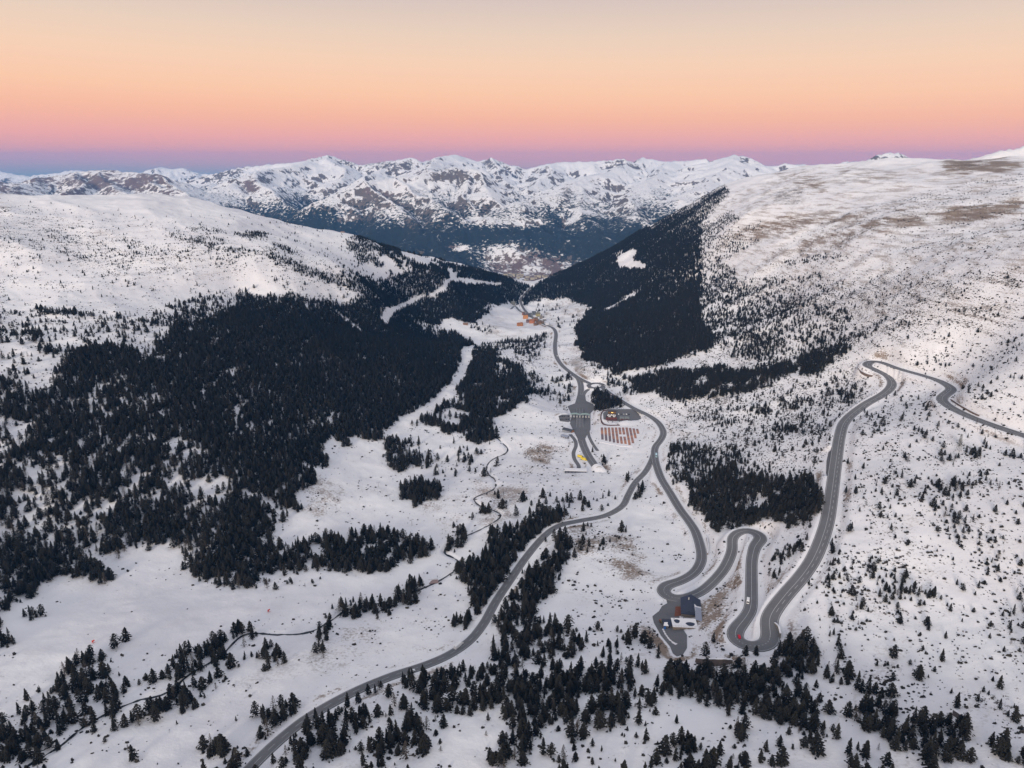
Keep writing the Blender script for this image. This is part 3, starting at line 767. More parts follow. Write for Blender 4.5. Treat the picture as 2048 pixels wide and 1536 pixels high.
RD = np.full(GH.shape, 1e9); RZ = np.zeros(GH.shape)
for k, P in ROADS.items(): grade(P, RWID[k])
# level yards: pixel polygon at one height
YARDS_PX = {
 'toll_plaza': [(1170,787),(1172,803),(1186,809),(1190,816),(1181,823),(1181,859),(1173,872),(1168,882),(1157,882),(1149,866),(1140,846),(1144,827),(1135,813),(1150,808),(1155,790)],
 'inn_yard': [(1330,1192),(1345,1198),(1362,1200),(1362,1215),(1358,1232),(1364,1255),(1374,1270),(1374,1295),(1366,1308),(1354,1312),(1346,1306),(1340,1292),(1322,1270),(1308,1245),(1305,1232),(1318,1222),(1324,1212),(1335,1206)],
 'layby': [(1664,898),(1657,904),(1653,922),(1652,945),(1656,962),(1666,955)],
 'guard_car_park': [(1117,832),(1124,829),(1139,829),(1141,842),(1136,844),(1120,842)],
 'gravel_lot': [(1198,853),(1240,852),(1288,856),(1284,870),(1266,894),(1240,892),(1200,884)],
 'station_yard': [(1206,826),(1216,818),(1268,818),(1280,824),(1282,838),(1268,842),(1222,842),(1207,838)],
}
YARDS = {}
for k, pl in YARDS_PX.items():
    c = np.mean([hit(u, v) for u, v in pl], 0)
    z0 = c[2]
    if k == 'toll_plaza':
        # follow the road's own fall
        R_ = ROADS['toll']; pts = []
        for u, v in pl:
            h_ = hit(u, v); j = np.argmin(np.hypot(R_[:, 0] - h_[0], R_[:, 1] - h_[1])); pts.append(at_drop(u, v, -R_[j, 2]))
    elif k in ('inn_yard', 'layby', 'guard_car_park', 'gravel_lot'):
        pts = [hit(u, v) for u, v in pl]
        A = np.array([[p[0], p[1], 1] for p in pts]); cf = np.linalg.lstsq(A, np.array([p[2] for p in pts]), rcond=None)[0]
        pts = []
        for u, v in pl:
            dx, dy, dz = ray(u, v); s = cf[2] / (dz - cf[0] * dx - cf[1] * dy); pts.append((dx * s, dy * s, dz * s))
    else:
        pts = [at_drop(u, v, -z0) for u, v in pl]
    YARDS[k] = np.array(pts, float)
def plane_fit(P):
    A = np.column_stack([P[:, :2], np.ones(len(P))])
    return np.linalg.lstsq(A, P[:, 2], rcond=None)[0]
def in_poly(X, Y, P):
    ins = np.zeros(X.shape, bool)
    for a, b in zip(P, np.roll(P, -1, 0)):
        if a[1] == b[1]: continue
        ins ^= ((a[1] > Y) != (b[1] > Y)) & (X < (b[0] - a[0]) * (Y - a[1]) / (b[1] - a[1]) + a[0])
    return ins
for k, P in YARDS.items():
    cf = plane_fit(P)
    m = (GX > P[:, 0].min() - 16) & (GX < P[:, 0].max() + 16) & (GY > P[:, 1].min() - 16) & (GY < P[:, 1].max() + 16)
    X, Y = GX[m], GY[m]
    d = np.full(X.shape, 1e9)
    for a, b in zip(P, np.roll(P, -1, 0)):
        ab = b - a; t = np.clip(((X - a[0]) * ab[0] + (Y - a[1]) * ab[1]) / (ab[0] ** 2 + ab[1] ** 2), 0, 1)
        d = np.minimum(d, np.hypot(X - a[0] - t * ab[0], Y - a[1] - t * ab[1]))
    d = np.where(in_poly(X, Y, P), -d, d)
    e0 = RD[m]; better = d < e0
    RD[m] = np.where(better, d, e0); RZ[m] = np.where(better, cf[0] * X + cf[1] * Y + cf[2] - 0.45, RZ[m])
w_ = 1 - sstep(1.8, 12.0, RD)
GH = GH * (1 - w_) + RZ * w_
# ploughed snow heaped beside the carriageway
bank = np.exp(-((RD - 2.6) / 0.9) ** 2) * (0.55 + 0.45 * noise(GX / 7, GY / 7, 33))
GH += bank * 0.9

def ribbon(name, P, off0, off1, dz, mat, parent=None, dash=None):
    """strip between two sideways offsets of a line; dash=(on, off) in samples"""
    T, N = frame(P)
    o0 = np.broadcast_to(off0, len(P)); o1 = np.broadcast_to(off1, len(P))
    L = np.column_stack([P[:, :2] + N * o0[:, None], P[:, 2] + CAMZ + dz]); Rr = np.column_stack([P[:, :2] + N * o1[:, None], P[:, 2] + CAMZ + dz])
    V = np.empty((2 * len(P), 3)); V[0::2] = L; V[1::2] = Rr
    Fc = []
    for i in range(len(P) - 1):
        if dash and (i % (dash[0] + dash[1])) >= dash[0]: continue
        Fc.append((2 * i, 2 * i + 2, 2 * i + 3, 2 * i + 1) if o0[0] < o1[0] else (2 * i + 1, 2 * i + 3, 2 * i + 2, 2 * i))
    o = mesh_obj(name, V, Fc, mat, parent)
    return o
def slab_road(name, P, w, mat):
    """road body with thickness"""
    T, N = frame(P); n = len(P)
    V = []
    for s, dz in ((-1, 0), (1, 0), (1, -1.0), (-1, -1.0)):
        ww = w + (0.5 if dz else 0)
        V.append(np.column_stack([P[:, :2] + N * (s * ww)[:, None], P[:, 2] + CAMZ + dz]))
    V = np.stack(V, 1).reshape(-1, 3)
    Fc = []
    for i in range(n - 1):
        a, b = 4 * i, 4 * i + 4
        Fc += [(a, a + 1, b + 1, b), (a + 1, a + 2, b + 2, b + 1), (a + 3, a, b, b + 3)]
    return mesh_obj(name, V, Fc, mat)
ROAD_NAMES = {'main': 'village_road', 'switchback': 'switchback_road', 'valley': 'valley_road', 'toll': 'tunnel_road', 'slip': 'slip_road', 'service': 'service_road', 'lane': 'side_lane', 'ring': 'roundabout', 'old': 'village_street'}
for i_, (k, P) in enumerate(ROADS.items()):
    P = P.copy(); P[:, 2] += 0.004 * i_
    o = slab_road(ROAD_NAMES[k], P, RWID[k], M_ASPH)
    tag(o, kind='structure')
    if k in ('service', 'lane', 'ring'): continue
    w = RWID[k]
    lw = 0.30 if k != 'valley' else 0.22
    for s in (-1, 1):
        ribbon('edge_line', P, s * (w - 0.55) - lw / 2, s * (w - 0.55) + lw / 2, 0.03, M_LINE, o)
    if k in ('switchback', 'toll'):
        ribbon('centre_line', P, -0.16, 0.16, 0.03, M_LINE, o)
        u, v = project(P[:, 0], P[:, 1], P[:, 2])
        if k == 'switchback':
            j = np.where((u > 1545) & (v < 1225) & (v > 770))[0]
            Q = P[j.min():j.max()]
            ribbon('lane_line', Q, -2.6, -2.3, 0.03, M_LINE, o, (2, 2))
    else:
        ribbon('centre_line', P, -0.11, 0.11, 0.03, M_LINE, o, (2, 2))
for k, P in YARDS.items():
    if k == 'gravel_lot': continue
    cf = plane_fit(P)
    zz = cf[0] * P[:, 0] + cf[1] * P[:, 1] + cf[2] - 0.06
    n = len(P)
    V = [(p[0], p[1], z + CAMZ) for p, z in zip(P, zz)] + [(p[0], p[1], z + CAMZ - 1) for p, z in zip(P, zz)]
    o = mesh_obj(k, V, [tuple(range(n))[::-1]] + [(i, (i + 1) % n, n + (i + 1) % n, n + i) for i in range(n)], M_ASPH)
    bm = bmesh.new(); bm.from_mesh(o.data); bmesh.ops.recalc_face_normals(bm, faces=bm.faces); bm.to_mesh(o.data); bm.free()
    tag(o, kind='structure')

# ------------------------------------------------------------------ stream cut into the snow
STREAM_PX = [[(20,1560),(60,1525),(110,1498),(160,1455),(210,1425),(270,1400),(330,1385),(380,1345),(440,1310),(490,1265),(560,1268),(620,1262),(660,1240),(700,1215),(780,1200),(850,1172),(880,1158),(912,1138),(922,1126),(905,1112),(888,1104),(900,1085),(925,1072),(960,1058),(985,1045),(1002,1030),(990,1020),(960,1010),(948,998),(952,992),(985,978),(992,968),(988,955),(978,948),(973,932),(985,917),(1008,906),(1016,896),(1003,884),(992,872)]]
for pl in STREAM_PX:
    P = lay(pl, 6, 1.0)
    d = np.full(GH.shape, 1e9)
    RDs, RZs = RD, RZ
    RD = np.full(GH.shape, 1e9); RZ = np.zeros(GH.shape)
    grade(P, np.full(len(P), 1.0))
    GH = np.where(RD < 4, GH - 1.6 * (1 - sstep(0.2, 4, RD)), GH)
    P2 = P.copy(); P2[:, 2] = gsm(np.array([[hgt(p[0], p[1])] for p in P]).reshape(-1, 1), 3)[:, 0] + 0.35
    w = np.clip(0.95 + 0.9 * noise(np.arange(len(P)) / 3.5, np.zeros(len(P)), 44) + 0.5 * noise(np.arange(len(P)) / 1.3, np.zeros(len(P)), 45), 0.12, 2.2)
    o = ribbon('stream', P2, -w, w, 0.0, M_WATER)
    tag(o, kind='structure')
    STREAM = P2
    RD, RZ = RDs, RZs

# ------------------------------------------------------------------ ground meshes
pu, pv = project(GX, GY, GH)
roadside = 1 - sstep(0.5, 3.5, RD)
scr = warped(SCR, pu, pv, GX, GY, 1.6); brn = warped(BRN, pu, pv, GX, GY, 1.8)
scr = np.clip(scr * (1 - roadside), 0, 1)
roadbank = np.exp(-((RD - 7) / 4.0) ** 2) * sstep(-0.1, 0.35, fbm(GX, GY, 60, 2, 77))
brn = np.clip(brn * (1 - roadside) + 0.45 * roadbank, 0, 1)
terrain = grid_obj('terrain', GX, GY, GH, M_SNOW, {'scrub': scr, 'brown': brn})
tag(terrain, kind='structure')

FX, FY = grid_xy(RF)
FH, FD, FR = far_height(FX, FY)
# join to the near ground where both meet
rcn = np.hypot(FX, FY)
near_edge = tps_eval(FX[:60], FY[:60])
wj = 1 - sstep(R_NEAR, R_NEAR * 1.25, rcn[:60])
FH[:60] = np.maximum(FH[:60], near_edge - (rcn[:60] - R_NEAR) * 0.45)
FH[0] = GH[-1]
dr = np.gradient(FH, axis=0) / np.gradient(rcn, axis=0)
dt = np.gradient(FH, axis=1) / (rcn * (AZ[1] - AZ[0]))
slope = np.hypot(dr, dt)
fu, fv = project(FX, FY, FH)
n_ = fbm(FX, FY, 700, 4, 61)
forest = np.clip((-190 - (FH + n_ * 150)) / 430, 0, 1)
forest = np.where((fu > 1000) & (FH < -160), np.maximum(forest, 0.85 * (1 - sstep(5200, 6300, rcn)) * (0.8 + 0.4 * n_)), forest)
rock = np.clip(sstep(0.36, 0.90, slope + 0.32 * n_), 0, 1)
g_ = lambda u0, v0, ru, rv: np.exp(-(((fu - u0) / ru) ** 2 + ((fv - v0) / rv) ** 2))
lowl = FY < 7800
brown = np.clip(0.70 + 0.5 * n_, 0, 1) * sstep(470, 360, fu) * sstep(11500, 9500, FY)
brown = np.maximum(brown, 0.95 * g_(500, 372, 34, 26)); brown = np.maximum(brown, 0.8 * g_(735, 380, 14, 22)); brown = np.maximum(brown, 0.7 * g_(770, 388, 40, 16))
brown = np.maximum(brown, lowl * 0.95 * g_(1085, 560, 75, 32)); brown = np.maximum(brown, lowl * 0.9 * g_(1115, 505, 40, 18)); brown = np.maximum(brown, lowl * 0.8 * g_(900, 495, 50, 14))
rock = np.maximum(rock, lowl * 0.6 * g_(1010, 512, 55, 24)); rock = np.maximum(rock, 0.95 * g_(900, 352, 55, 18)); rock = np.maximum(rock, 0.9 * g_(975, 325, 14, 9)); rock = np.maximum(rock, 0.8 * g_(690, 325, 30, 10)); rock = np.maximum(rock, 0.8 * g_(1490, 322, 16, 9)); rock = np.maximum(rock, 0.85 * g_(1235, 328, 30, 9)); rock = np.maximum(rock, 0.8 * g_(770, 330, 50, 12)); rock = np.maximum(rock, 0.75 * g_(1135, 388, 18, 26)); rock = np.maximum(rock, 0.9 * g_(1752, 313, 26, 7))
n2_ = fbm(FX, FY, 380, 3, 63)
forest = forest - 0.40 * sstep(0.05, 0.45, n2_) * sstep(900, 1060, fu) - 0.12 * sstep(0.1, 0.5, n2_)
for q in ((950, 440, 40, 7), (1015, 448, 55, 6), (922, 497, 24, 6), (845, 500, 14, 6), (700, 438, 26, 4)): forest = forest - 0.9 * g_(*q) * (0.6 + n2_)
brown = np.maximum(brown, lowl * np.clip(1.2 * g_(1060, 538, 130, 52), 0, 1) * np.clip(0.80 + 0.5 * fbm(FX, FY * 0.4, 220, 3, 66), 0, 1))
off_ = (fu > 1840) & (FY < 5600)
rock = np.where(off_, 0.0, rock); forest = np.where(off_, 0.0, forest)
forest = forest * (1 - lowl * np.clip(1.1 * g_(1085, 552, 85, 36) + 0.8 * g_(1010, 512, 50, 24), 0, 1))
mount = grid_obj('mountains', FX, FY, FH, M_MOUNT, {'forest': np.clip(forest, 0, 1), 'rock': rock, 'brown': np.clip(brown, 0, 1)})
tag(mount, kind='structure')

_TF = 4300 * (20000 / 4300) ** np.linspace(0, 1, 1500)
def hit_far(u, v):
    dx, dy, dz = ray(u, v)
    x, y, z = dx * _TF, dy * _TF, dz * _TF
    h = bil(FH, np.log(np.maximum(np.hypot(x, y), R_NEAR + 1) / R_NEAR) / math.log(26000 / R_NEAR) * 329, (np.degrees(np.arctan2(x, y)) + 46) / 92 * (NA - 1)) - z
    k = max(1, int(np.argmax(h > 0)))
    t = h[k - 1] / (h[k - 1] - h[k] + 1e-9); q = _TF[k - 1] + t * (_TF[k] - _TF[k - 1])
    return float(dx * q), float(dy * q), float(dz * q)

# ------------------------------------------------------------------ conifers
def make_foliage(name, a, b):
    t = NT(name)
    oi = t.node('ShaderNodeObjectInfo').outputs['Random']
    n = t.noise(t.pos(), 7.0, 3)
    f = t.math('ADD', t.math('MULTIPLY', oi, 0.6), t.math('MULTIPLY', n, 0.4))
    t.color(t.mix(f, a, b)); t.bsdf.inputs['Roughness'].default_value = 0.8
    return t.m
M_NEEDLE = make_foliage('pine_needles', (0.006, 0.0075, 0.008, 1), (0.021, 0.020, 0.017, 1))
M_NEEDLE2 = make_foliage('thin_pine_needles', (0.035, 0.032, 0.030, 1), (0.065, 0.055, 0.048, 1))
M_BARK = plain('pine_bark', (0.075, 0.055, 0.045), 0.95, 0.3, 3.0)
def tree_meshes(seed, R, base, power, nt, tuft, mat, lean=0.0, flat=0.55):
    """unit-height pine: tapered trunk with limbs, crown of needle tufts"""
    rg = random.Random(seed)
    V, Fc = [], []
    def tube(p, q, r0, r1, n=5):
        p, q = Vector(p), Vector(q); d = (q - p).normalized()
        a = d.orthogonal().normalized(); b = d.cross(a); k = len(V)
        for (c, r) in ((p, r0), (q, r1)):
            for i in range(n):
                an = 2 * math.pi * i / n
                V.append(tuple(c + a * (math.cos(an) * r) + b * (math.sin(an) * r)))
        for i in range(n): Fc.append((k + i, k + (i + 1) % n, k + n + (i + 1) % n, k + n + i))
    bend = [(0, 0, -0.04), (lean * 0.25, rg.uniform(-.012, .012), 0.35), (lean * 0.7, rg.uniform(-.015, .015), 0.7), (lean, 0, 0.97)]
    rad = [0.024, 0.018, 0.010, 0.003]
    for i in range(3): tube(bend[i], bend[i + 1], rad[i], rad[i + 1], 6)
    def axis(z):
        for i in range(3):
            if z <= bend[i + 1][2] or i == 2:
                t = (z - bend[i][2]) / (bend[i + 1][2] - bend[i][2])
                return Vector(bend[i]).lerp(Vector(bend[i + 1]), t)
    prof = lambda z: R * max(0.03, (1 - (z - base) / (1 - base))) ** power * min(1, 0.45 + (z - base) * 4.0)
    ang0 = rg.uniform(0, 6.28)
    lob = [1 + rg.uniform(-.40, .30) for _ in range(7)]
    CV, CF = [], []
    for i in range(nt):
        z = base + (1 - base) * (i / nt) ** 0.85
        an = ang0 + i * 2.39996 + rg.uniform(-.3, .3)
        r = prof(z) * lob[int(an / 6.2832 * 7) % 7] * rg.uniform(0.35, 1.15) * (1 + 0.22 * math.sin(z * 38 + an))
        c = axis(z) + Vector((math.cos(an) * r, math.sin(an) * r, -0.22 * r + rg.uniform(-.015, .015)))
        if i % 9 == 0 and z < 0.8: tube(axis(z), c, 0.006, 0.002, 3)
        s = tuft * (1.15 - 0.65 * z) * rg.uniform(0.7, 1.3)
        out = Vector((math.cos(an), math.sin(an), -0.25)); side = Vector((-math.sin(an), math.cos(an), 0))
        up = Vector((0, 0, 1))
        k = len(CV)
        CV += [tuple(c - out * s * 1.5 + up * s * .2), tuple(c + side * s * rg.uniform(.6, 1) - up * s * flat * .3), tuple(c + out * s * rg.uniform(.8, 1.3)), tuple(c - side * s * rg.uniform(.6, 1) - up * s * flat * .3), tuple(c + up * s * flat * 1.1), tuple(c - up * s * flat * .9)]
        CF += [(k, k + 1, k + 4), (k + 1, k + 2, k + 4), (k + 2, k + 3, k + 4), (k + 3, k, k + 4), (k, k + 3, k + 5), (k + 2, k + 1, k + 5)]
    k = len(CV); t = axis(0.97)
    CV += [tuple(t + Vector((.018, 0, -.05))), tuple(t + Vector((-.012, .015, -.05))), tuple(t + Vector((-.012, -.015, -.05))), tuple(t + Vector((0, 0, .035)))]
    CF += [(k, k + 1, k + 3), (k + 1, k + 2, k + 3), (k + 2, k, k + 3)]
    me_t = bpy.data.meshes.new('trunk'); me_t.from_pydata(V, [], Fc); me_t.materials.append(M_BARK)
    me_c = bpy.data.meshes.new('crown'); me_c.from_pydata(CV, [], CF); me_c.materials.append(mat)
    return me_t, me_c
VARIANTS = [
 tree_meshes(1, 0.25, 0.05, 0.80, 230, 0.055, M_NEEDLE),
 tree_meshes(2, 0.31, 0.06, 0.66, 250, 0.060, M_NEEDLE, 0.03),
 tree_meshes(3, 0.38, 0.05, 0.60, 260, 0.068, M_NEEDLE, -0.03),
 tree_meshes(4, 0.19, 0.07, 0.78, 210, 0.046, M_NEEDLE, 0.02),
 tree_meshes(5, 0.29, 0.16, 0.52, 220, 0.056, M_NEEDLE, 0.06),
 tree_meshes(6, 0.24, 0.14, 0.65, 100, 0.036, M_NEEDLE2, -0.02),
]
# where trees stand: jittered lattice on the ground, thinned by the cover map
def candidates(x0, x1, y0, y1, st):
    gx, gy = np.meshgrid(np.arange(x0, x1, st), np.arange(y0, y1, st))
    gx = gx + RNG.uniform(-.48, .48, gx.shape) * st; gy = gy + RNG.uniform(-.48, .48, gy.shape) * st
    gx, gy = gx.ravel(), gy.ravel()
    m = (np.abs(np.degrees(np.arctan2(gx, gy))) < 44.5)
    return gx[m], gy[m]
def rd_at(x, y):
    r = np.hypot(x, y)
    i = np.clip(np.log(np.maximum(r, 181) / 180) / LN * (nr1 - 1) + .5, 0, nr1 - 1).astype(int)
    j = np.clip((np.degrees(np.arctan2(x, y)) + 46) / 92 * (NA - 1) + .5, 0, NA - 1).astype(int)
    return RD[i, j]
def visible(x, y, z):
    """is the point seen from the camera (not behind a crest)"""
    ok = np.ones(x.shape, bool)
    for t in np.linspace(0.45, 0.985, 24):
        ok &= hgt(x * t, y * t) < z * t + 6
    return ok
TX, TY = [], []
cx, cy = candidates(-1500, 1500, 230, 1900, 4.4)
TX.append(cx); TY.append(cy)
cx, cy = candidates(-2200, 2300, 1900, 3750, 4.7)
TX.append(cx); TY.append(cy)
TX = np.concatenate(TX); TY = np.concatenate(TY)
TZ = hgt(TX, TY)
tu, tv = project(TX, TY, TZ)
den = warped(DEN, tu, tv, TX, TY, 1.1)
den = np.where(warped(CLR, tu, tv, TX, TY, 0.28) > 0.5, 0.0, den)
lat = np.hypot(TX, TY)
clump = fbm(TX, TY, 46, 3, 21)
band = noise((TX * 0.35 + TY) / 80, TZ / 6.5, 27) + 0.5 * noise((TX * 0.35 + TY) / 30, TZ / 3, 28)
clump = np.where((tu > 1300) & (den < 0.8), 0.55 * clump + 0.55 * band, clump)
den = np.where((tu > 1300) & (tv < 1300) & (den < 0.5), np.clip(den * 1.6 + 0.012, 0, 0.6) * (den > 0.001), den)
streakn = noise(TX / 26, TY / 90, 23)
leftw = (tu < 960) & (TY < 1800)
den = np.where((tv > 1180) & (den > 0.3), np.clip(den * 1.0, 0, 0.85), den)
p_ = np.where(den > 0.93, den * (0.92 + 0.5 * clump), den * np.clip(1 + 2.0 * clump, 0.05, 2.6))
p_ = np.where(leftw & (den > 0.55), p_ * np.clip(0.86 + 0.75 * streakn + 0.25 * sstep(250, 700, tu), 0.12, 1.1), p_)
p_ = np.where(den < 0.001, 0.0, p_)
far_ = TY > 1900
p_ = np.where(far_, np.clip(p_ * 1.15, 0, 1), p_)
keep = (RNG.random(TX.shape) < np.clip(p_, 0, 1)) & (rd_at(TX, TY) > 2.6) & visible(TX, TY, TZ)
ds = np.full(TX.shape, 1e9)
near = (TY < 900) & (np.abs(TX) < 420)
for q in STREAM[::2]:
    ds[near] = np.minimum(ds[near], np.hypot(TX[near] - q[0], TY[near] - q[1]))
keep &= ds > 2.5
TX, TY, TZ, tu, tv, den = TX[keep], TY[keep], TZ[keep], tu[keep], tv[keep], den[keep]
nT = len(TX)
alt = sstep(-330, -120, TZ)
hs = np.clip(RNG.normal(1.0, 0.25, nT), 0.4, 1.5)
small = RNG.random(nT) < np.where(den > 0.4, 0.16, 0.58)
TH = (10.5 - 5.0 * alt) * hs * np.where(small, RNG.uniform(0.25, 0.6, nT), 1.0)
TH *= np.where((tu > 1300) & (tv < 1280) & (den < 0.85), 0.60, 1.0) * np.where((tu < 760) & (tv < 600), 0.75, 1.0)
TH *= np.where(tv > 1230, 0.9, 1.0)
TH = np.clip(TH, 1.3, 13.5)
TK = RNG.choice(6, nT, p=[.24, .20, .14, .18, .16, .08])
TR = RNG.uniform(0, 2 * np.pi, nT)
TWD = RNG.uniform(0.85, 1.25, nT) * np.where(TH < 4, 1.25, 1.0)
print('trees', nT)
# the 300 that show largest are things of their own
app = TH / np.sqrt(TX ** 2 + TY ** 2 + TZ ** 2)
top, _ = project(TX, TY, TZ), 0
inframe = (tu > 8) & (tu < 2040) & (tv > 60) & (tv < 1530)
app = np.where(inframe, app, 0)
order = np.argsort(-app)
IND = order[:300]
PLACES = [   # pixel polygon -> wording
 ([(0,1180),(560,1180),(560,1470),(300,1536),(0,1536)], 'by the dark stream at the lower left'),
 ([(300,1400),(620,1400),(520,1536),(280,1536)], 'on open snow left of the valley road'),
 ([(500,1536),(740,1370),(960,1330),(1000,1536)], 'on the slope just below the valley road'),
 ([(600,1180),(960,1180),(960,1340),(600,1340)], 'between the stream and the valley road'),
 ([(900,1000),(1260,1000),(1010,1290),(900,1250)], 'in the wood along the valley road'),
 ([(960,1240),(1330,1240),(1330,1536),(960,1536)], 'in the wood below the inn car park'),
 ([(1330,1300),(1640,1280),(1700,1536),(1330,1536)], 'in the dark wood below the lowest hairpin'),
 ([(1640,1280),(2048,1340),(2048,1536),(1640,1536)], 'on the lower right slope near the concrete wedge'),
 ([(1300,880),(1660,880),(1640,1300),(1300,1300)], 'between the loops of the switchback road'),
 ([(1600,980),(2048,980),(2048,1360),(1620,1300)], 'on the scrubby slope right of the long straight'),
 ([(500,880),(900,880),(900,1180),(500,1180)], 'on the ski slope in the valley'),
]
def inside(u, v, P):
    r = False
    for (ax, ay), (bx, by) in zip(P, P[1:] + P[:1]):
        if (ay > v) != (by > v) and u < (bx - ax) * (v - ay) / (by - ay) + ax: r = not r
    return r
SHAPE = ['conical pine', 'broad leaning pine', 'wide bushy pine', 'slim pine', 'round topped pine', 'thin greyish pine']
LABELS = {}
src = {}
for q in IND:
    k = int(TK[q])
    t = empty('pine_tree', (TX[q], TY[q], TZ[q] + CAMZ - 0.05), TR[q])
    t.scale = (TH[q] * TWD[q], TH[q] * TWD[q], TH[q])
    place = 'at the foot of the left slope'
    for P, wd in PLACES:
        if inside(tu[q], tv[q], P): place = wd; break
    size = 'tall ' if TH[q] > 11.0 else ('short ' if TH[q] < 8.5 else 'medium ')
    tag(t, size + SHAPE[k] + ' ' + place, 'tree', 'pines ' + place)
    LABELS.setdefault(t['label'], []).append((float(tu[q]), t))
    a = bpy.data.objects.new('trunk', VARIANTS[k][0]); C.objects.link(a); a.parent = t
    b = bpy.data.objects.new('crown', VARIANTS[k][1]); C.objects.link(b); b.parent = t
    src.setdefault(k, (a, b))
ORD = ['first', 'second', 'third', 'fourth', 'fifth', 'sixth', 'seventh', 'eighth', 'ninth', 'tenth', 'eleventh', 'twelfth', 'thirteenth', 'fourteenth', 'fifteenth']
def ordinal(lists):
    for lb, it in lists.items():
        it.sort(key=lambda a: a[0]); n = len(it)
        if n < 2: continue
        for i, (_, t) in enumerate(it):
            w = (ORD[i] + ' from left') if i <= (n - 1) // 2 else (ORD[min(14, n - 1 - i)] + ' from right')
            t['label'] = lb + ', ' + w
ordinal(LABELS)
def scatter(name, idx, X, Y, Z, H, W, Rz, K, protos, label, cat):
    """points with size and turn, each carrying one of the plants (geometry nodes)"""
    me = bpy.data.meshes.new(name)
    n = len(idx)
    me.vertices.add(n)
    me.vertices.foreach_set('co', np.stack([X[idx], Y[idx], Z[idx] + CAMZ - 0.05], 1).astype(np.float32).ravel())
    for nm, typ, arr in (('scl', 'FLOAT_VECTOR', np.stack([H[idx] * W[idx], H[idx] * W[idx], H[idx]], 1)), ('rot', 'FLOAT_VECTOR', np.stack([0 * Rz[idx], 0 * Rz[idx], Rz[idx]], 1))):
        a = me.attributes.new(nm, typ, 'POINT'); a.data.foreach_set('vector', arr.astype(np.float32).ravel())
    a = me.attributes.new('kind', 'INT', 'POINT'); a.data.foreach_set('value', K[idx].astype(np.int32))
    o = bpy.data.objects.new(name, me); C.objects.link(o)
    g = bpy.data.node_groups.new(name + '_nodes', 'GeometryNodeTree')
    g.interface.new_socket('Geometry', in_out='INPUT', socket_type='NodeSocketGeometry')
    g.interface.new_socket('Geometry', in_out='OUTPUT', socket_type='NodeSocketGeometry')
    N, L = g.nodes, g.links
    gi, go = N.new('NodeGroupInput'), N.new('NodeGroupOutput')
    jn = N.new('GeometryNodeJoinGeometry')
    for parts in reversed(protos):
        j2 = N.new('GeometryNodeJoinGeometry')
        for ob in reversed(parts):
            oi = N.new('GeometryNodeObjectInfo'); oi.inputs['Object'].default_value = ob; oi.transform_space = 'ORIGINAL'
            L.new(oi.outputs['Geometry'], j2.inputs[0])
        ti = N.new('GeometryNodeGeometryToInstance'); L.new(j2.outputs[0], ti.inputs[0]); L.new(ti.outputs[0], jn.inputs[0])
    ip = N.new('GeometryNodeInstanceOnPoints'); ip.inputs['Pick Instance'].default_value = True
    L.new(gi.outputs[0], ip.inputs['Points']); L.new(jn.outputs[0], ip.inputs['Instance'])
    def na(nm, ty):
        q = N.new('GeometryNodeInputNamedAttribute'); q.data_type = ty; q.inputs[0].default_value = nm; return q.outputs[0]
    L.new(na('kind', 'INT'), ip.inputs['Instance Index'])
    e2r = N.new('FunctionNodeEulerToRotation'); L.new(na('rot', 'FLOAT_VECTOR'), e2r.inputs[0]); L.new(e2r.outputs[0], ip.inputs['Rotation'])
    L.new(na('scl', 'FLOAT_VECTOR'), ip.inputs['Scale'])
    L.new(ip.outputs[0], go.inputs[0])
    md = o.modifiers.new('scatter', 'NODES'); md.node_group = g
    tag(o, label, cat, kind='stuff')
    return o
PROTO = []
for k in range(6):
    PROTO.append(src.get(k) or src[0])
rest = np.ones(nT, bool); rest[IND] = False
left_wood = rest & (tu < 945) & (tv < 1240) & (TY < 1750) & (den > 0.3)
right_wood = rest & ~left_wood & (tu > 1040) & (tv < 760) & (den > 0.3)
hill_wood = rest & ~left_wood & ~right_wood & (tu < 1070) & (tv < 700)
other = rest & ~left_wood & ~right_wood & ~hill_wood
for nm, m, lb in (('pine_forest', left_wood, 'dense dark pine forest covering the left valley slope'),
                  ('pine_forest', right_wood, 'dense dark pine forest on the right slope above the village'),
                  ('pine_forest', hill_wood, 'pines and pine woods on the snowy hill at the left'),
                  ('pine_woodland', other, 'scattered pines and small woods across valley and right slope')):
    scatter(nm, np.where(m)[0], TX, TY, TZ, TH, TWD, TR, TK, PROTO, lb, 'forest')

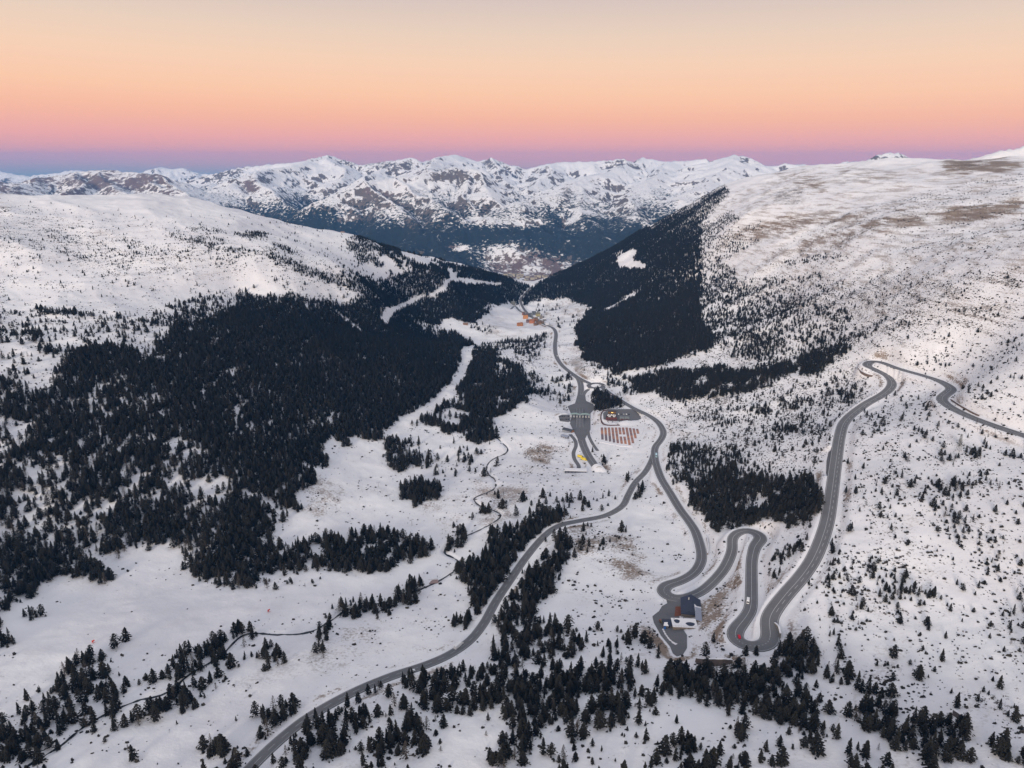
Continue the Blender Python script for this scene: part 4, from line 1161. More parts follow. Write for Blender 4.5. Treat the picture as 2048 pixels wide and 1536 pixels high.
# ------------------------------------------------------------------ juniper and heath scrub: low bushes as ground cover
def scrub():
    bx, by = candidates(-1300, 1500, 230, 1900, 2.6)
    bz = hgt(bx, by); u, v = project(bx, by, bz)
    s_ = warped(SCR, u, v, bx, by, 1.6)
    band = noise((bx * 0.35 + by) / 40, bz / 3.2, 37) + 0.6 * noise((bx * 0.35 + by) / 14, bz / 1.6, 38) + 0.5 * noise(bx / 9, by / 9, 39)
    d_ = lookup(DEN, u, v)
    base = np.clip(s_ * 0.80 + 0.05 * (d_ > 0.02) + 0.008, 0, 1)
    k = (RNG.random(bx.shape) < base * np.clip(0.45 + 1.5 * band, 0.0, 3.0)) & (rd_at(bx, by) > 1.8)
    k &= (u > -150) & (u < 2200) & (v < 1650) & visible(bx, by, bz)
    for p in PISTE:
        pass
    bx, by, bz = bx[k], by[k], bz[k]
    n = len(bx); print('bushes', n)
    me = bpy.data.meshes.new('juniper_scrub'); me.vertices.add(n)
    me.vertices.foreach_set('co', np.stack([bx, by, bz + CAMZ + 0.1], 1).astype(np.float32).ravel())
    sz = np.clip(RNG.gamma(2.2, 0.30, n), 0.25, 1.7)
    a = me.attributes.new('scl', 'FLOAT_VECTOR', 'POINT')
    a.data.foreach_set('vector', np.stack([sz * RNG.uniform(.7, 1.35, n), sz * RNG.uniform(.7, 1.2, n), sz * RNG.uniform(.6, 1.2, n)], 1).astype(np.float32).ravel())
    a = me.attributes.new('rot', 'FLOAT_VECTOR', 'POINT')
    a.data.foreach_set('vector', np.stack([np.zeros(n), np.zeros(n), RNG.uniform(-.7, .9, n) + np.pi * (RNG.random(n) < .5)], 1).astype(np.float32).ravel())
    o = bpy.data.objects.new('juniper_scrub', me); C.objects.link(o)
    m = make_foliage('juniper', (0.014, 0.015, 0.016, 1), (0.045, 0.038, 0.033, 1))
    g = bpy.data.node_groups.new('scrub_nodes', 'GeometryNodeTree')
    g.interface.new_socket('Geometry', in_out='INPUT', socket_type='NodeSocketGeometry')
    g.interface.new_socket('Geometry', in_out='OUTPUT', socket_type='NodeSocketGeometry')
    N, L = g.nodes, g.links
    gi, go = N.new('NodeGroupInput'), N.new('NodeGroupOutput')
    ico = N.new('GeometryNodeMeshIcoSphere'); ico.inputs['Radius'].default_value = 0.75; ico.inputs['Subdivisions'].default_value = 2
    nz = N.new('ShaderNodeTexNoise'); nz.inputs['Scale'].default_value = 1.9
    sb = N.new('ShaderNodeVectorMath'); sb.operation = 'SUBTRACT'; sb.inputs[1].default_value = (.5, .5, .5)
    ml = N.new('ShaderNodeVectorMath'); ml.operation = 'SCALE'; ml.inputs['Scale'].default_value = 2.0
    sp = N.new('GeometryNodeSetPosition'); sm = N.new('GeometryNodeSetMaterial'); sm.inputs['Material'].default_value = m
    L.new(nz.outputs['Color'], sb.inputs[0]); L.new(sb.outputs[0], ml.inputs[0]); L.new(ico.outputs['Mesh'], sp.inputs['Geometry']); L.new(ml.outputs[0], sp.inputs['Offset'])
    L.new(sp.outputs[0], sm.inputs['Geometry'])
    ip = N.new('GeometryNodeInstanceOnPoints'); L.new(gi.outputs[0], ip.inputs['Points']); L.new(sm.outputs[0], ip.inputs['Instance'])
    def na(nm):
        q = N.new('GeometryNodeInputNamedAttribute'); q.data_type = 'FLOAT_VECTOR'; q.inputs[0].default_value = nm; return q.outputs[0]
    e2r = N.new('FunctionNodeEulerToRotation'); L.new(na('rot'), e2r.inputs[0]); L.new(e2r.outputs[0], ip.inputs['Rotation'])
    L.new(na('scl'), ip.inputs['Scale']); L.new(ip.outputs[0], go.inputs[0])
    md = o.modifiers.new('scatter', 'NODES'); md.node_group = g
    tag(o, 'low dark juniper and heath scrub speckling the snow', 'scrub', kind='stuff')
scrub()

#OBJS_BEGIN

# ------------------------------------------------------------------ small-object builders
class MB:
    def __init__(s): s.v, s.f = [], []
    def add(s, V, Fc):
        k = len(s.v); s.v += [tuple(p) for p in V]; s.f += [tuple(i + k for i in f) for f in Fc]; return s
    def box(s, c, d, rz=0.0, taper=1.0):
        ca, sa = math.cos(rz), math.sin(rz); V = []
        for z, t in ((-.5, 1.0), (.5, taper)):
            for x, y in ((-.5, -.5), (.5, -.5), (.5, .5), (-.5, .5)):
                X, Y = x * d[0] * t, y * d[1] * t
                V.append((c[0] + X * ca - Y * sa, c[1] + X * sa + Y * ca, c[2] + z * d[2]))
        return s.add(V, [(3, 2, 1, 0), (4, 5, 6, 7), (0, 1, 5, 4), (1, 2, 6, 5), (2, 3, 7, 6), (3, 0, 4, 7)])
    def tube(s, p, q, r0, r1=None, n=6):
        r1 = r0 if r1 is None else r1
        p, q = Vector(p), Vector(q); d = (q - p).normalized(); a = d.orthogonal().normalized(); b = d.cross(a); V = []
        for c, r in ((p, r0), (q, r1)):
            for i in range(n):
                t = 2 * math.pi * i / n; V.append(c + a * (math.cos(t) * r) + b * (math.sin(t) * r))
        Fc = [(i, (i + 1) % n, n + (i + 1) % n, n + i) for i in range(n)] + [tuple(range(n))[::-1], tuple(range(n, 2 * n))]
        return s.add(V, Fc)
    def prism(s, prof, y0, y1):
        """profile in x,z drawn out along y"""
        n = len(prof); V = [(x, y0, z) for x, z in prof] + [(x, y1, z) for x, z in prof]
        return s.add(V, [tuple(range(n)), tuple(range(2 * n - 1, n - 1, -1))] + [(i, n + i, n + (i + 1) % n, (i + 1) % n) for i in range(n)])
    def build(s, name, mat, parent=None):
        o = mesh_obj(name, s.v, s.f, mat, parent)
        bm = bmesh.new(); bm.from_mesh(o.data); bmesh.ops.recalc_face_normals(bm, faces=bm.faces); bm.to_mesh(o.data); bm.free()
        return o
def ground(u, v, dz=0.0):
    x, y, z = hit(u, v)
    return (x, y, z + CAMZ + dz)
_mats = {}
def M(name, col, rough=0.75, var=0.15, scale=0.5, metallic=0.0):
    if name not in _mats: _mats[name] = plain(name, col, rough, var, scale, metallic)
    return _mats[name]
M_GLASS = M('window_glass', (0.03, 0.035, 0.045), 0.15, 0.2)
M_TYRE = M('tyre_rubber', (0.02, 0.02, 0.02), 0.9)
M_STEEL = M('galvanised_steel', (0.32, 0.33, 0.35), 0.5, 0.15, 0.5, 0.6)
M_ROOFSNOW = M('roof_snow', (0.72, 0.71, 0.74), 0.9, 0.08)

def vehicle(name, label, cat, u, v, yaw, col, kind='car', group=None, loc=None):
    p = loc or ground(u, v, 0.55)
    e = empty(name, p, yaw)
    paint = M('paint_%02x%02x%02x' % tuple(int(c * 255) for c in col), col, 0.35, 0.06)
    if kind == 'car':
        L, W = 4.3, 1.8
        b = MB(); prof = [(-2.15, .35), (-2.1, .85), (-1.7, .98), (-1.25, 1.45), (.35, 1.48), (1.05, 1.0), (1.95, .82), (2.15, .6), (2.12, .35)]
        b.prism(prof, -W / 2, W / 2); b.build('body', paint, e)
        g = MB(); g.prism([(-1.35, 1.02), (-1.1, 1.38), (.3, 1.40), (.85, 1.02)], -W / 2 - .01, W / 2 + .01); g.prism([(-1.5, 1.12), (-1.28, 1.42), (-1.25, 1.44), (-1.55, 1.06)], -.7, .7); g.build('window', M_GLASS, e)
        wx = (-1.3, 1.3)
    else:
        L, W = (6.4, 2.2) if kind == 'van' else (9.6, 2.5)
        h = 2.6 if kind == 'van' else 3.4
        b = MB(); x1 = L / 2 - (1.3 if kind == 'van' else 2.1)
        b.prism([(-L / 2, .5), (-L / 2, h), (x1, h), (x1, .5)], -W / 2, W / 2); b.build('cargo_box', paint, e)
        c = MB(); c.prism([(x1 + .05, .45), (x1 + .05, h * .82), (x1 + .5, h * .82), (L / 2, h * .45), (L / 2, .45)], -W / 2 + .06, W / 2 - .06); c.build('cab', paint, e)
        g = MB(); g.prism([(x1 + .56, h * .78), (x1 + .60, h * .80), (L / 2 + .02, h * .47), (L / 2 - .02, h * .45)], -W / 2 + .2, W / 2 - .2); g.build('windscreen', M_GLASS, e)
        wx = (-L / 2 + 1.2, L / 2 - 1.1)
    for x in wx:
        for y in (-1, 1):
            w = MB(); r = .34 if kind == 'car' else .48
            w.tube((x, y * (W / 2 - .2), r), (x, y * (W / 2 + .02), r), r, r, 10); w.build('wheel', M_TYRE, e)
    tag(e, label, cat, group)
    return e
def gabled(name, label, p, L, W, H, rh, yaw, wall, roof, group=None, cat='house', rows=2, cols=4, chimney=True, snow=0.0, hip=0.0):
    """house: walls, pitched roof with eaves, windows on the long sides, a door, a chimney; long side along local x"""
    e = empty(name, p, yaw)
    MB().box((0, 0, H / 2 - 1.5), (L, W, H + 3)).build('wall', wall, e)
    r = MB(); o = 0.6
    xa, xb = -L / 2 - o, L / 2 + o; hp = hip * L
    V = [(xa, -W / 2 - o, H - .25), (xb, -W / 2 - o, H - .25), (xb, W / 2 + o, H - .25), (xa, W / 2 + o, H - .25), (xa + hp, 0, H + rh), (xb - hp, 0, H + rh),
         (xa, -W / 2 - o, H - .55), (xb, -W / 2 - o, H - .55), (xb, W / 2 + o, H - .55), (xa, W / 2 + o, H - .55)]
    r.add(V, [(0, 1, 5, 4), (2, 3, 4, 5), (1, 2, 5), (3, 0, 4), (6, 7, 1, 0), (7, 8, 2, 1), (8, 9, 3, 2), (9, 6, 0, 3), (9, 8, 7, 6)])
    ro = r.build('roof', roof, e)
    if chimney:
        MB().box((L * .22, W * .12, H + rh * .9 + .5), (.9, .9, 2.0)).build('chimney', M_CONC, ro)
    if snow:
        n = MB(); k = snow
        f = lambda x, t: (x, -(W / 2 + o) * t, H - .25 + (rh + .25) * (1 - t) + .09)
        n.add([f(xa + .4 + hp * .3, 1), f(xa + (xb - xa) * k, 1), f(xa + (xb - xa) * k * .8, .55), f(xa + (xb - xa) * k * .9, .3), f(xa + (xb - xa) * .1 + hp * .8, .35)], [(0, 1, 2, 3, 4)])
        n.build('snow_patch', M_ROOFSNOW, ro)
    for side in (-1, 1):
        for j in range(rows):
            for i in range(cols):
                x = -L / 2 + L * (i + .5) / cols; z = H * (j + .5) / rows
                if j == 0 and i == cols // 2 and side == -1: continue
                MB().box((x, side * (W / 2 + .03), z), (min(1.5, L / cols * .5), .12, min(1.5, H / rows * .5))).build('window', M_GLASS, e)
    MB().box((-L / 2 + L * (cols // 2 + .5) / cols, -(W / 2 + .04), 1.05), (1.2, .14, 2.1)).build('door', M('door_wood', (0.10, 0.06, 0.04)), e)
    tag(e, label, cat, group)
    return e
def wall_line(name, label, pts, h, mat, thick=0.8, batter=0.0, cap=True, group=None):
    P = lay(pts, 3.0, 0.6, 2.0) if len(pts) > 2 else np.array([hit(*pts[0]), hit(*pts[1])])
    T, N = frame(P); n = len(P); V = []
    for i in range(n):
        z = P[i, 2] + CAMZ; q = P[i, :2]
        hh = h if np.isscalar(h) else np.interp(i / (n - 1), np.linspace(0, 1, len(h)), h)
        V += [(q[0] - N[i, 0] * thick / 2, q[1] - N[i, 1] * thick / 2, z - 1.2), (q[0] + N[i, 0] * thick / 2, q[1] + N[i, 1] * thick / 2, z - 1.2),
              (q[0] + N[i, 0] * (thick / 2 + batter), q[1] + N[i, 1] * (thick / 2 + batter), z + hh), (q[0] + N[i, 0] * (-thick / 2 + batter), q[1] + N[i, 1] * (-thick / 2 + batter), z + hh)]
    m = MB(); Fc = []
    for i in range(n - 1):
        a, b = 4 * i, 4 * i + 4
        Fc += [(a, a + 1, b + 1, b), (a + 1, a + 2, b + 2, b + 1), (a + 2, a + 3, b + 3, b + 2), (a + 3, a, b, b + 3)]
    Fc += [(0, 3, 2, 1), (4 * n - 4, 4 * n - 3, 4 * n - 2, 4 * n - 1)]
    m.add(V, Fc)
    base = (float(P[n // 2, 0]), float(P[n // 2, 1]), float(P[n // 2, 2] + CAMZ))
    e = empty(name, base)
    o = m.build('face', mat, e)
    o.data.transform(Matrix.Translation(-Vector(base)))
    if cap:
        c = MB(); Vc = []
        for i in range(n):
            a, b = Vector(V[4 * i + 2]), Vector(V[4 * i + 3]); d = (a - b).normalized() * .15
            Vc += [a + d + Vector((0, 0, .02)), b - d + Vector((0, 0, .02)), b - d + Vector((0, 0, .30)), a + d + Vector((0, 0, .30))]
        Fc = []
        for i in range(n - 1):
            a, b = 4 * i, 4 * i + 4
            Fc += [(a, b, b + 1, a + 1), (a + 1, b + 1, b + 2, a + 2), (a + 2, b + 2, b + 3, a + 3), (a + 3, b + 3, b, a)]
        c.add([v_ - Vector(base) for v_ in Vc], Fc); c.build('snow_cap', M_ROOFSNOW, e)
    tag(e, label, 'wall', group)
    return e

# ------------------------------------------------------------------ inn at the first hairpin
M_SLATE = M('dark_slate_roof', (0.030, 0.040, 0.070), 0.6, 0.35, 0.9)
M_STONEW = M('stone_house_wall', (0.23, 0.19, 0.16), 0.9, 0.25, 0.8)
def inn():
    cf = plane_fit(YARDS['inn_yard'])
    def yp(u, v):
        dx, dy, dz = ray(u, v); s_ = cf[2] / (dz - cf[0] * dx - cf[1] * dy); return (dx * s_, dy * s_, dz * s_ + CAMZ)
    p = yp(1381, 1222)
    gabled('inn', 'large dark slate roofed inn beside the first hairpin, snow on its lower roof', (p[0], p[1], p[2] - .5), 22, 15.5, 5.0, 4.2, math.radians(78), M_STONEW, M_SLATE, cat='inn', rows=2, cols=7, snow=0.55)
    p = yp(1396, 1235)
    e = empty('lean_to', (p[0], p[1], p[2] - 1.0), math.radians(78)); tag(e, 'grey metal roofed lean-to along the right side of the inn', 'lean-to')
    MB().box((0, 0, 1.6), (17, 4.4, 4.2)).build('wall', M_STONEW, e)
    r = MB(); r.add([(-9, -2.7, 3.9), (9, -2.7, 3.9), (9, 2.6, 5.0), (-9, 2.6, 5.0), (-9, -2.7, 3.6), (9, -2.7, 3.6), (9, 2.6, 4.7), (-9, 2.6, 4.7)], [(0, 1, 2, 3), (7, 6, 5, 4), (0, 4, 5, 1), (1, 5, 6, 2), (2, 6, 7, 3), (3, 7, 4, 0)]); r.build('roof', M('blue_grey_sheet', (0.24, 0.26, 0.33), 0.5), e)
    p = yp(1368, 1252)
    e = empty('annex', (p[0], p[1], p[2] - .8), math.radians(-4)); tag(e, 'flat snow covered annex in front of the inn with two dark bare patches', 'annex')
    MB().box((0, 0, 1.4), (19, 11, 4.4)).build('wall', M_STONEW, e)
    MB().box((0, 0, 3.75), (19.8, 11.8, .3)).build('roof', M_ROOFSNOW, e)
    for (x, y, a, b) in ((4.6, -1.5, 3.6, 2.6), (-5.6, 1.6, 2.3, 2.6)):
        k = MB(); V = [(x + a * math.cos(t) * (1 + .12 * math.sin(3 * t)), y + b * math.sin(t), 3.93) for t in [i * math.pi / 9 for i in range(18)]]
        k.add(V, [tuple(range(18))]); k.build('bare_patch', M_SLATE, e)
    rr = MB(); 
    for i in range(10): rr.tube((-9.8 + i * 2.17, -5.8, 3.9), (-9.8 + i * 2.17, -5.8, 4.9), .05)
    rr.tube((-9.8, -5.8, 4.9), (9.8, -5.8, 4.9), .06); rr.build('railing', M_STEEL, e)
    p = yp(1341, 1250)
    gabled('low_cabin', 'low dark roofed cabin left of the annex in the inn yard', (p[0], p[1], p[2] - .4), 12, 8.5, 2.8, 1.7, math.radians(-6), M_STONEW, M_SLATE, cat='cabin', rows=1, cols=4, snow=0.35)
    p = yp(1353, 1254)
    e = empty('container', (p[0], p[1], p[2]), math.radians(-4)); tag(e, 'pale green container between the cabin and the annex', 'container')
    MB().box((0, 0, 1.4), (4.0, 6.0, 2.8)).build('body', M('pale_green_metal', (0.30, 0.36, 0.34)), e)
    d = MB(); d.box((-.95, -3.03, 1.4), (1.7, .06, 2.5)).box((.95, -3.03, 1.4), (1.7, .06, 2.5)); d.build('door', M('green_door', (0.22, 0.28, 0.26)), e)
    for lab, u, v, c, k, yw in (('blue car parked at the cabin in the inn yard', 1330, 1256, (0.02, 0.10, 0.30), 'car', 1.2), ('olive van parked beside the blue car at the inn', 1326, 1248, (0.12, 0.11, 0.06), 'van', 1.9), ('rust red car parked at the left end of the inn yard', 1321, 1243, (0.22, 0.06, 0.04), 'car', 1.6)):
        vehicle('parked_car' if k == 'car' else 'parked_van', lab, k, 0, 0, yw, c, k, None, yp(u, v))
    # ploughed ridge of snow across the yard
    P = np.array([yp(u, v) for u, v in ((1326, 1258), (1331, 1268), (1339, 1279), (1348, 1286), (1354, 1289))]); P = resample(P, 1.0)
    T, N = frame(P); n = len(P); V = []; Fc = []
    for i in range(n):
        w = .7 + .5 * (i > n - 6) + .25 * math.sin(i * 1.7)
        V += [(P[i, 0] - N[i, 0] * w, P[i, 1] - N[i, 1] * w, P[i, 2] - .1), (P[i, 0], P[i, 1], P[i, 2] + .5), (P[i, 0] + N[i, 0] * w, P[i, 1] + N[i, 1] * w, P[i, 2] - .1)]
    for i in range(n - 1): Fc += [(3 * i, 3 * i + 3, 3 * i + 4, 3 * i + 1), (3 * i + 1, 3 * i + 4, 3 * i + 5, 3 * i + 2)]
    o = MB().add(V, Fc).build('snow_ridge', M_ROOFSNOW); tag(o, kind='structure')
    M_RED = M('red_paving', (0.20, 0.075, 0.05), 0.9, 0.25)
    q = [yp(u, v) for u, v in ((1351, 1213), (1361, 1213), (1362, 1231), (1349, 1233))]
    o = MB().add([(a, b, c + .01) for a, b, c in q], [(0, 1, 2, 3)]).build('red_paving', M_RED); tag(o, kind='structure')
inn()

# ------------------------------------------------------------------ retaining walls
wall_line('retaining_wall', 'long dark stone retaining wall curving below the inn slope', [(1390,1323),(1402,1329),(1425,1332),(1448,1331),(1466,1326)], [3, 5, 5.5, 5, 2.5], M_WALL, 1.2, 0.8)
wall_line('concrete_wedge', 'V-shaped concrete avalanche wedge on the lower right slope', [(1904,1428),(1915,1436),(1926,1444),(1941,1436)], [3.4, 3.6, 3.6, 0.8], M('wedge_concrete', (0.13, 0.11, 0.11), 0.9, 0.2), 0.8, 0)
wall_line('retaining_wall', 'brown retaining wall under the topmost hairpin', [(1716,738),(1722,745),(1733,751),(1745,754)], 2.6, M_WALL, 1.0)
wall_line('retaining_wall', 'tall retaining wall on the outside of the lowest hairpin', [(1549,1248),(1556,1260),(1560,1277)], [1.5, 4.0, 4.0], M('wall_concrete', (0.20, 0.19, 0.17)), 1.0)
wall_line('retaining_wall', 'long dark wall beside the road near the right edge', [(1902,801),(1922,814),(1945,827),(1958,833)], 2.0, M_WALL, 0.8)
wall_line('retaining_wall', 'short brown wall on the bend above the first hairpin', [(1413,1076),(1416,1092),(1415,1110)], 2.0, M_WALL, 0.8)

# ------------------------------------------------------------------ vehicles on the roads
def on_road(k, u, v, side=0.0):
    P = ROADS[k]; U, V = project(P[:, 0], P[:, 1], P[:, 2]); j = int(np.argmin((U - u) ** 2 + (V - v) ** 2)); j = min(max(j, 1), len(P) - 2)
    T, N = frame(P); q = P[j]
    return (q[0] + N[j, 0] * side, q[1] + N[j, 1] * side, q[2] + CAMZ + .03), math.atan2(T[j, 1], T[j, 0])
for nm, lab, cat, k, u, v, sd_, col, kd in (
  ('car', 'red car rounding the lowest hairpin of the switchback', 'car', 'switchback', 1476, 1274, 2.4, (0.45, 0.01, 0.03), 'car'),
  ('van', 'white van on the straight between two hairpins', 'van', 'switchback', 1497, 1204, -2.6, (0.72, 0.72, 0.74), 'van'),
  ('truck', 'white box truck on the valley road by the snowy meadow', 'truck', 'valley', 921, 1294, 1.9, (0.70, 0.70, 0.72), 'truck'),
  ('car', 'white car on the lower edge of the valley road', 'car', 'valley', 820, 1345, -2.4, (0.72, 0.72, 0.74), 'car'),
  ('truck', 'pale blue and white truck at the road fork', 'truck', 'switchback', 1309, 912, 2.2, (0.42, 0.60, 0.68), 'truck'),
  ('car', 'white car leaving the roundabout uphill', 'car', 'switchback', 1207, 780, 2.0, (0.72, 0.72, 0.74), 'car'),
  ('car', 'pinkish white car a little above the roundabout', 'car', 'switchback', 1223, 793, -2.0, (0.70, 0.55, 0.52), 'car'),
  ('car', 'white car on the village road above the roundabout', 'car', 'main', 1114, 712, 2.0, (0.72, 0.72, 0.74), 'car')):
    p, yw = on_road(k, u, v, sd_)
    vehicle(nm, lab, cat, 0, 0, yw, col, kd, None, p)
for i_, (u, v) in enumerate(((1161, 915), (1168, 920))):
    vehicle('snow_plough', ('yellow snow plough parked at the head of the tunnel cutting', 'yellow snow plough parked nearest the tunnel road')[i_], 'plough', u, v, -0.6, (0.62, 0.48, 0.05), 'truck', None, ground(u, v, 0.1))
k_ = 0
for i_ in range(5):
    for j_ in range(2):
        c_ = [(0.02, 0.025, 0.04), (0.05, 0.05, 0.06), (0.10, 0.10, 0.12), (0.03, 0.03, 0.05)][(i_ + 3 * j_) % 4]
        e = vehicle('parked_car', '%s car, %s of the %s row left of the toll plaza' % (['navy', 'dark grey', 'grey', 'black'][(i_ + 3 * j_) % 4], ['first', 'second', 'third', 'fourth', 'last'][i_], ['front', 'back'][j_]), 'car', 1120 + 4.2 * i_, 839.5 - 6 * j_, 1.57, c_, 'car', 'cars parked by the toll plaza')

# ------------------------------------------------------------------ toll station, guard building, tunnel mouth
def toll():
    cf = plane_fit(YARDS['toll_plaza'])
    p, yw = on_road('toll', 1160, 834)
    e = empty('toll_station', p, yw - math.pi / 2); tag(e, 'toll station with two arched pale green canopies across the plaza', 'toll station')
    mg = M('pale_green_canopy', (0.27, 0.36, 0.34), 0.6)
    for s_ in (-1, 1):
        n = 10; V = []
        for i in range(n + 1):
            t = i / n; x = s_ * 8.6 + (t - .5) * 16.4; z = 5.4 + 1.5 * math.sin(math.pi * t)
            V += [(x, -3.4, z), (x, 3.4, z), (x, 3.4, z - .35), (x, -3.4, z - .35)]
        Fc = []
        for i in range(n):
            a, b = 4 * i, 4 * i + 4
            Fc += [(a, b, b + 1, a + 1), (a + 1, b + 1, b + 2, a + 2), (a + 2, b + 2, b + 3, a + 3), (a + 3, b + 3, b, a)]
        Fc += [(0, 1, 2, 3), (4 * n, 4 * n + 3, 4 * n + 2, 4 * n + 1)]
        MB().add(V, Fc).build('canopy', mg, e)
    for i in range(7):
        x = -15.6 + i * 5.2
        b = MB().box((x, -.4, 1.35), (1.6, 3.2, 2.7)).build('booth', M('booth_white', (0.66, 0.66, 0.68)), e)
        MB().box((x, -.4, 1.7), (1.66, 2.4, .9)).build('window', M_GLASS, b)
        MB().box((x, -2.6, .3), (1.5, 1.2, .6)).build('kerb_island', M('red_kerb', (0.36, 0.07, 0.06)), e)
        MB().tube((x, 2.4, -.3), (x, 2.4, 5.5), .18).build('post', M_STEEL, e)
    def yp(u, v):
        return ground(u, v, .1)
    p = ground(1136, 864, 0)
    e = empty('guard_building', p, math.radians(-38)); tag(e, 'dark barrel roofed tunnel control building beside the plaza', 'building')
    MB().box((0, 0, 1.2), (17, 9, 5.4)).build('wall', M('grey_panel', (0.22, 0.23, 0.26)), e)
    n = 10; V = []
    for i in range(n + 1):
        t = i / n; y = (t - .5) * 10.2; z = 3.8 + 2.3 * math.sin(math.pi * t)
        V += [(-9, y, z), (9, y, z)]
    MB().add(V, [(2 * i, 2 * i + 1, 2 * i + 3, 2 * i + 2) for i in range(n)] + [tuple(range(0, 2 * n + 2, 2)), tuple(range(2 * n + 1, 0, -2))]).build('roof', M('dark_metal_roof', (0.05, 0.055, 0.07), 0.45), e)
    a = MB()
    for i in range(10):
        t0, t1 = math.pi * i / 10, math.pi * (i + 1) / 10
        a.tube((9.4, -3.4 * math.cos(t0), 4.4 * math.sin(t0)), (9.4, -3.4 * math.cos(t1), 4.4 * math.sin(t1)), .45)
    a.build('entrance_arch', M('orange_brick', (0.42, 0.20, 0.10)), e)
    MB().box((9.06, 0, 1.7), (.1, 5.4, 3.8)).build('door', M_GLASS, e)
    gabled('plant_room', 'small blue grey roofed plant room behind the control building', ground(1130, 875, 0), 11, 7.5, 3.0, 1.2, math.radians(-38), M('grey_panel', (0.22, 0.23, 0.26)), M('blue_grey_sheet', (0.24, 0.26, 0.33)), cat='building', rows=1, cols=3, chimney=False)
    # long service building set into the bank
    p = ground(1151, 946, 0)
    e = empty('service_building', p, math.radians(-5)); tag(e, 'long low dark fronted service building set in the snow bank', 'building')
    MB().box((0, 4, .8), (30, 8, 4.4)).build('wall', M('dark_front', (0.05, 0.06, 0.08)), e)
    MB().box((0, 4, 3.25), (31, 9.2, .5)).build('roof', M_ROOFSNOW, e)
    for i in range(6): MB().box((-12 + i * 4.8, -.06, 1.0), (3.2, .16, 2.6)).build('shutter', M('shutter_grey', (0.10, 0.11, 0.14)), e)
    # tunnel mouth: concrete collar over the end of the road, facing away
    p, yw = on_road('toll', 1196, 939)
    e = empty('tunnel_portal', (p[0], p[1], p[2] - .6), yw - math.pi / 2); tag(e, 'snow covered concrete tunnel portal where the toll road ends', 'tunnel')
    a = MB(); V = []; n = 12
    for i in range(n + 1):
        t = math.pi * i / n
        for r in (6.6, 8.0):
            for y in (-1.0, 9.0): V.append((-r * math.cos(t), y, r * .86 * math.sin(t)))
    Fc = []
    for i in range(n):
        k, q = 4 * i, 4 * i + 4
        Fc += [(k, q, q + 1, k + 1), (k + 2, k + 3, q + 3, q + 2), (k, k + 2, q + 2, q), (k + 1, q + 1, q + 3, k + 3)]
    a.add(V, Fc).build('collar', M_CONC, e)
    V = []; prof_ = ((-.6, 8.6, 7.4), (6.0, 9.6, 7.2), (12.0, 11.0, 5.0), (18.0, 12.0, 1.6), (22.0, 12.5, -1.5))
    for i in range(n + 1):
        t = math.pi * i / n
        for (y, rx_, h_) in prof_: V.append((-rx_ * math.cos(t), y, h_ * math.sin(t) + .05))
    k = len(prof_)
    MB().add(V, [(k * i + j, k * i + j + k, k * i + j + k + 1, k * i + j + 1) for i in range(n) for j in range(k - 1)]).build('snow_cover', M_ROOFSNOW, e)
    return
toll()

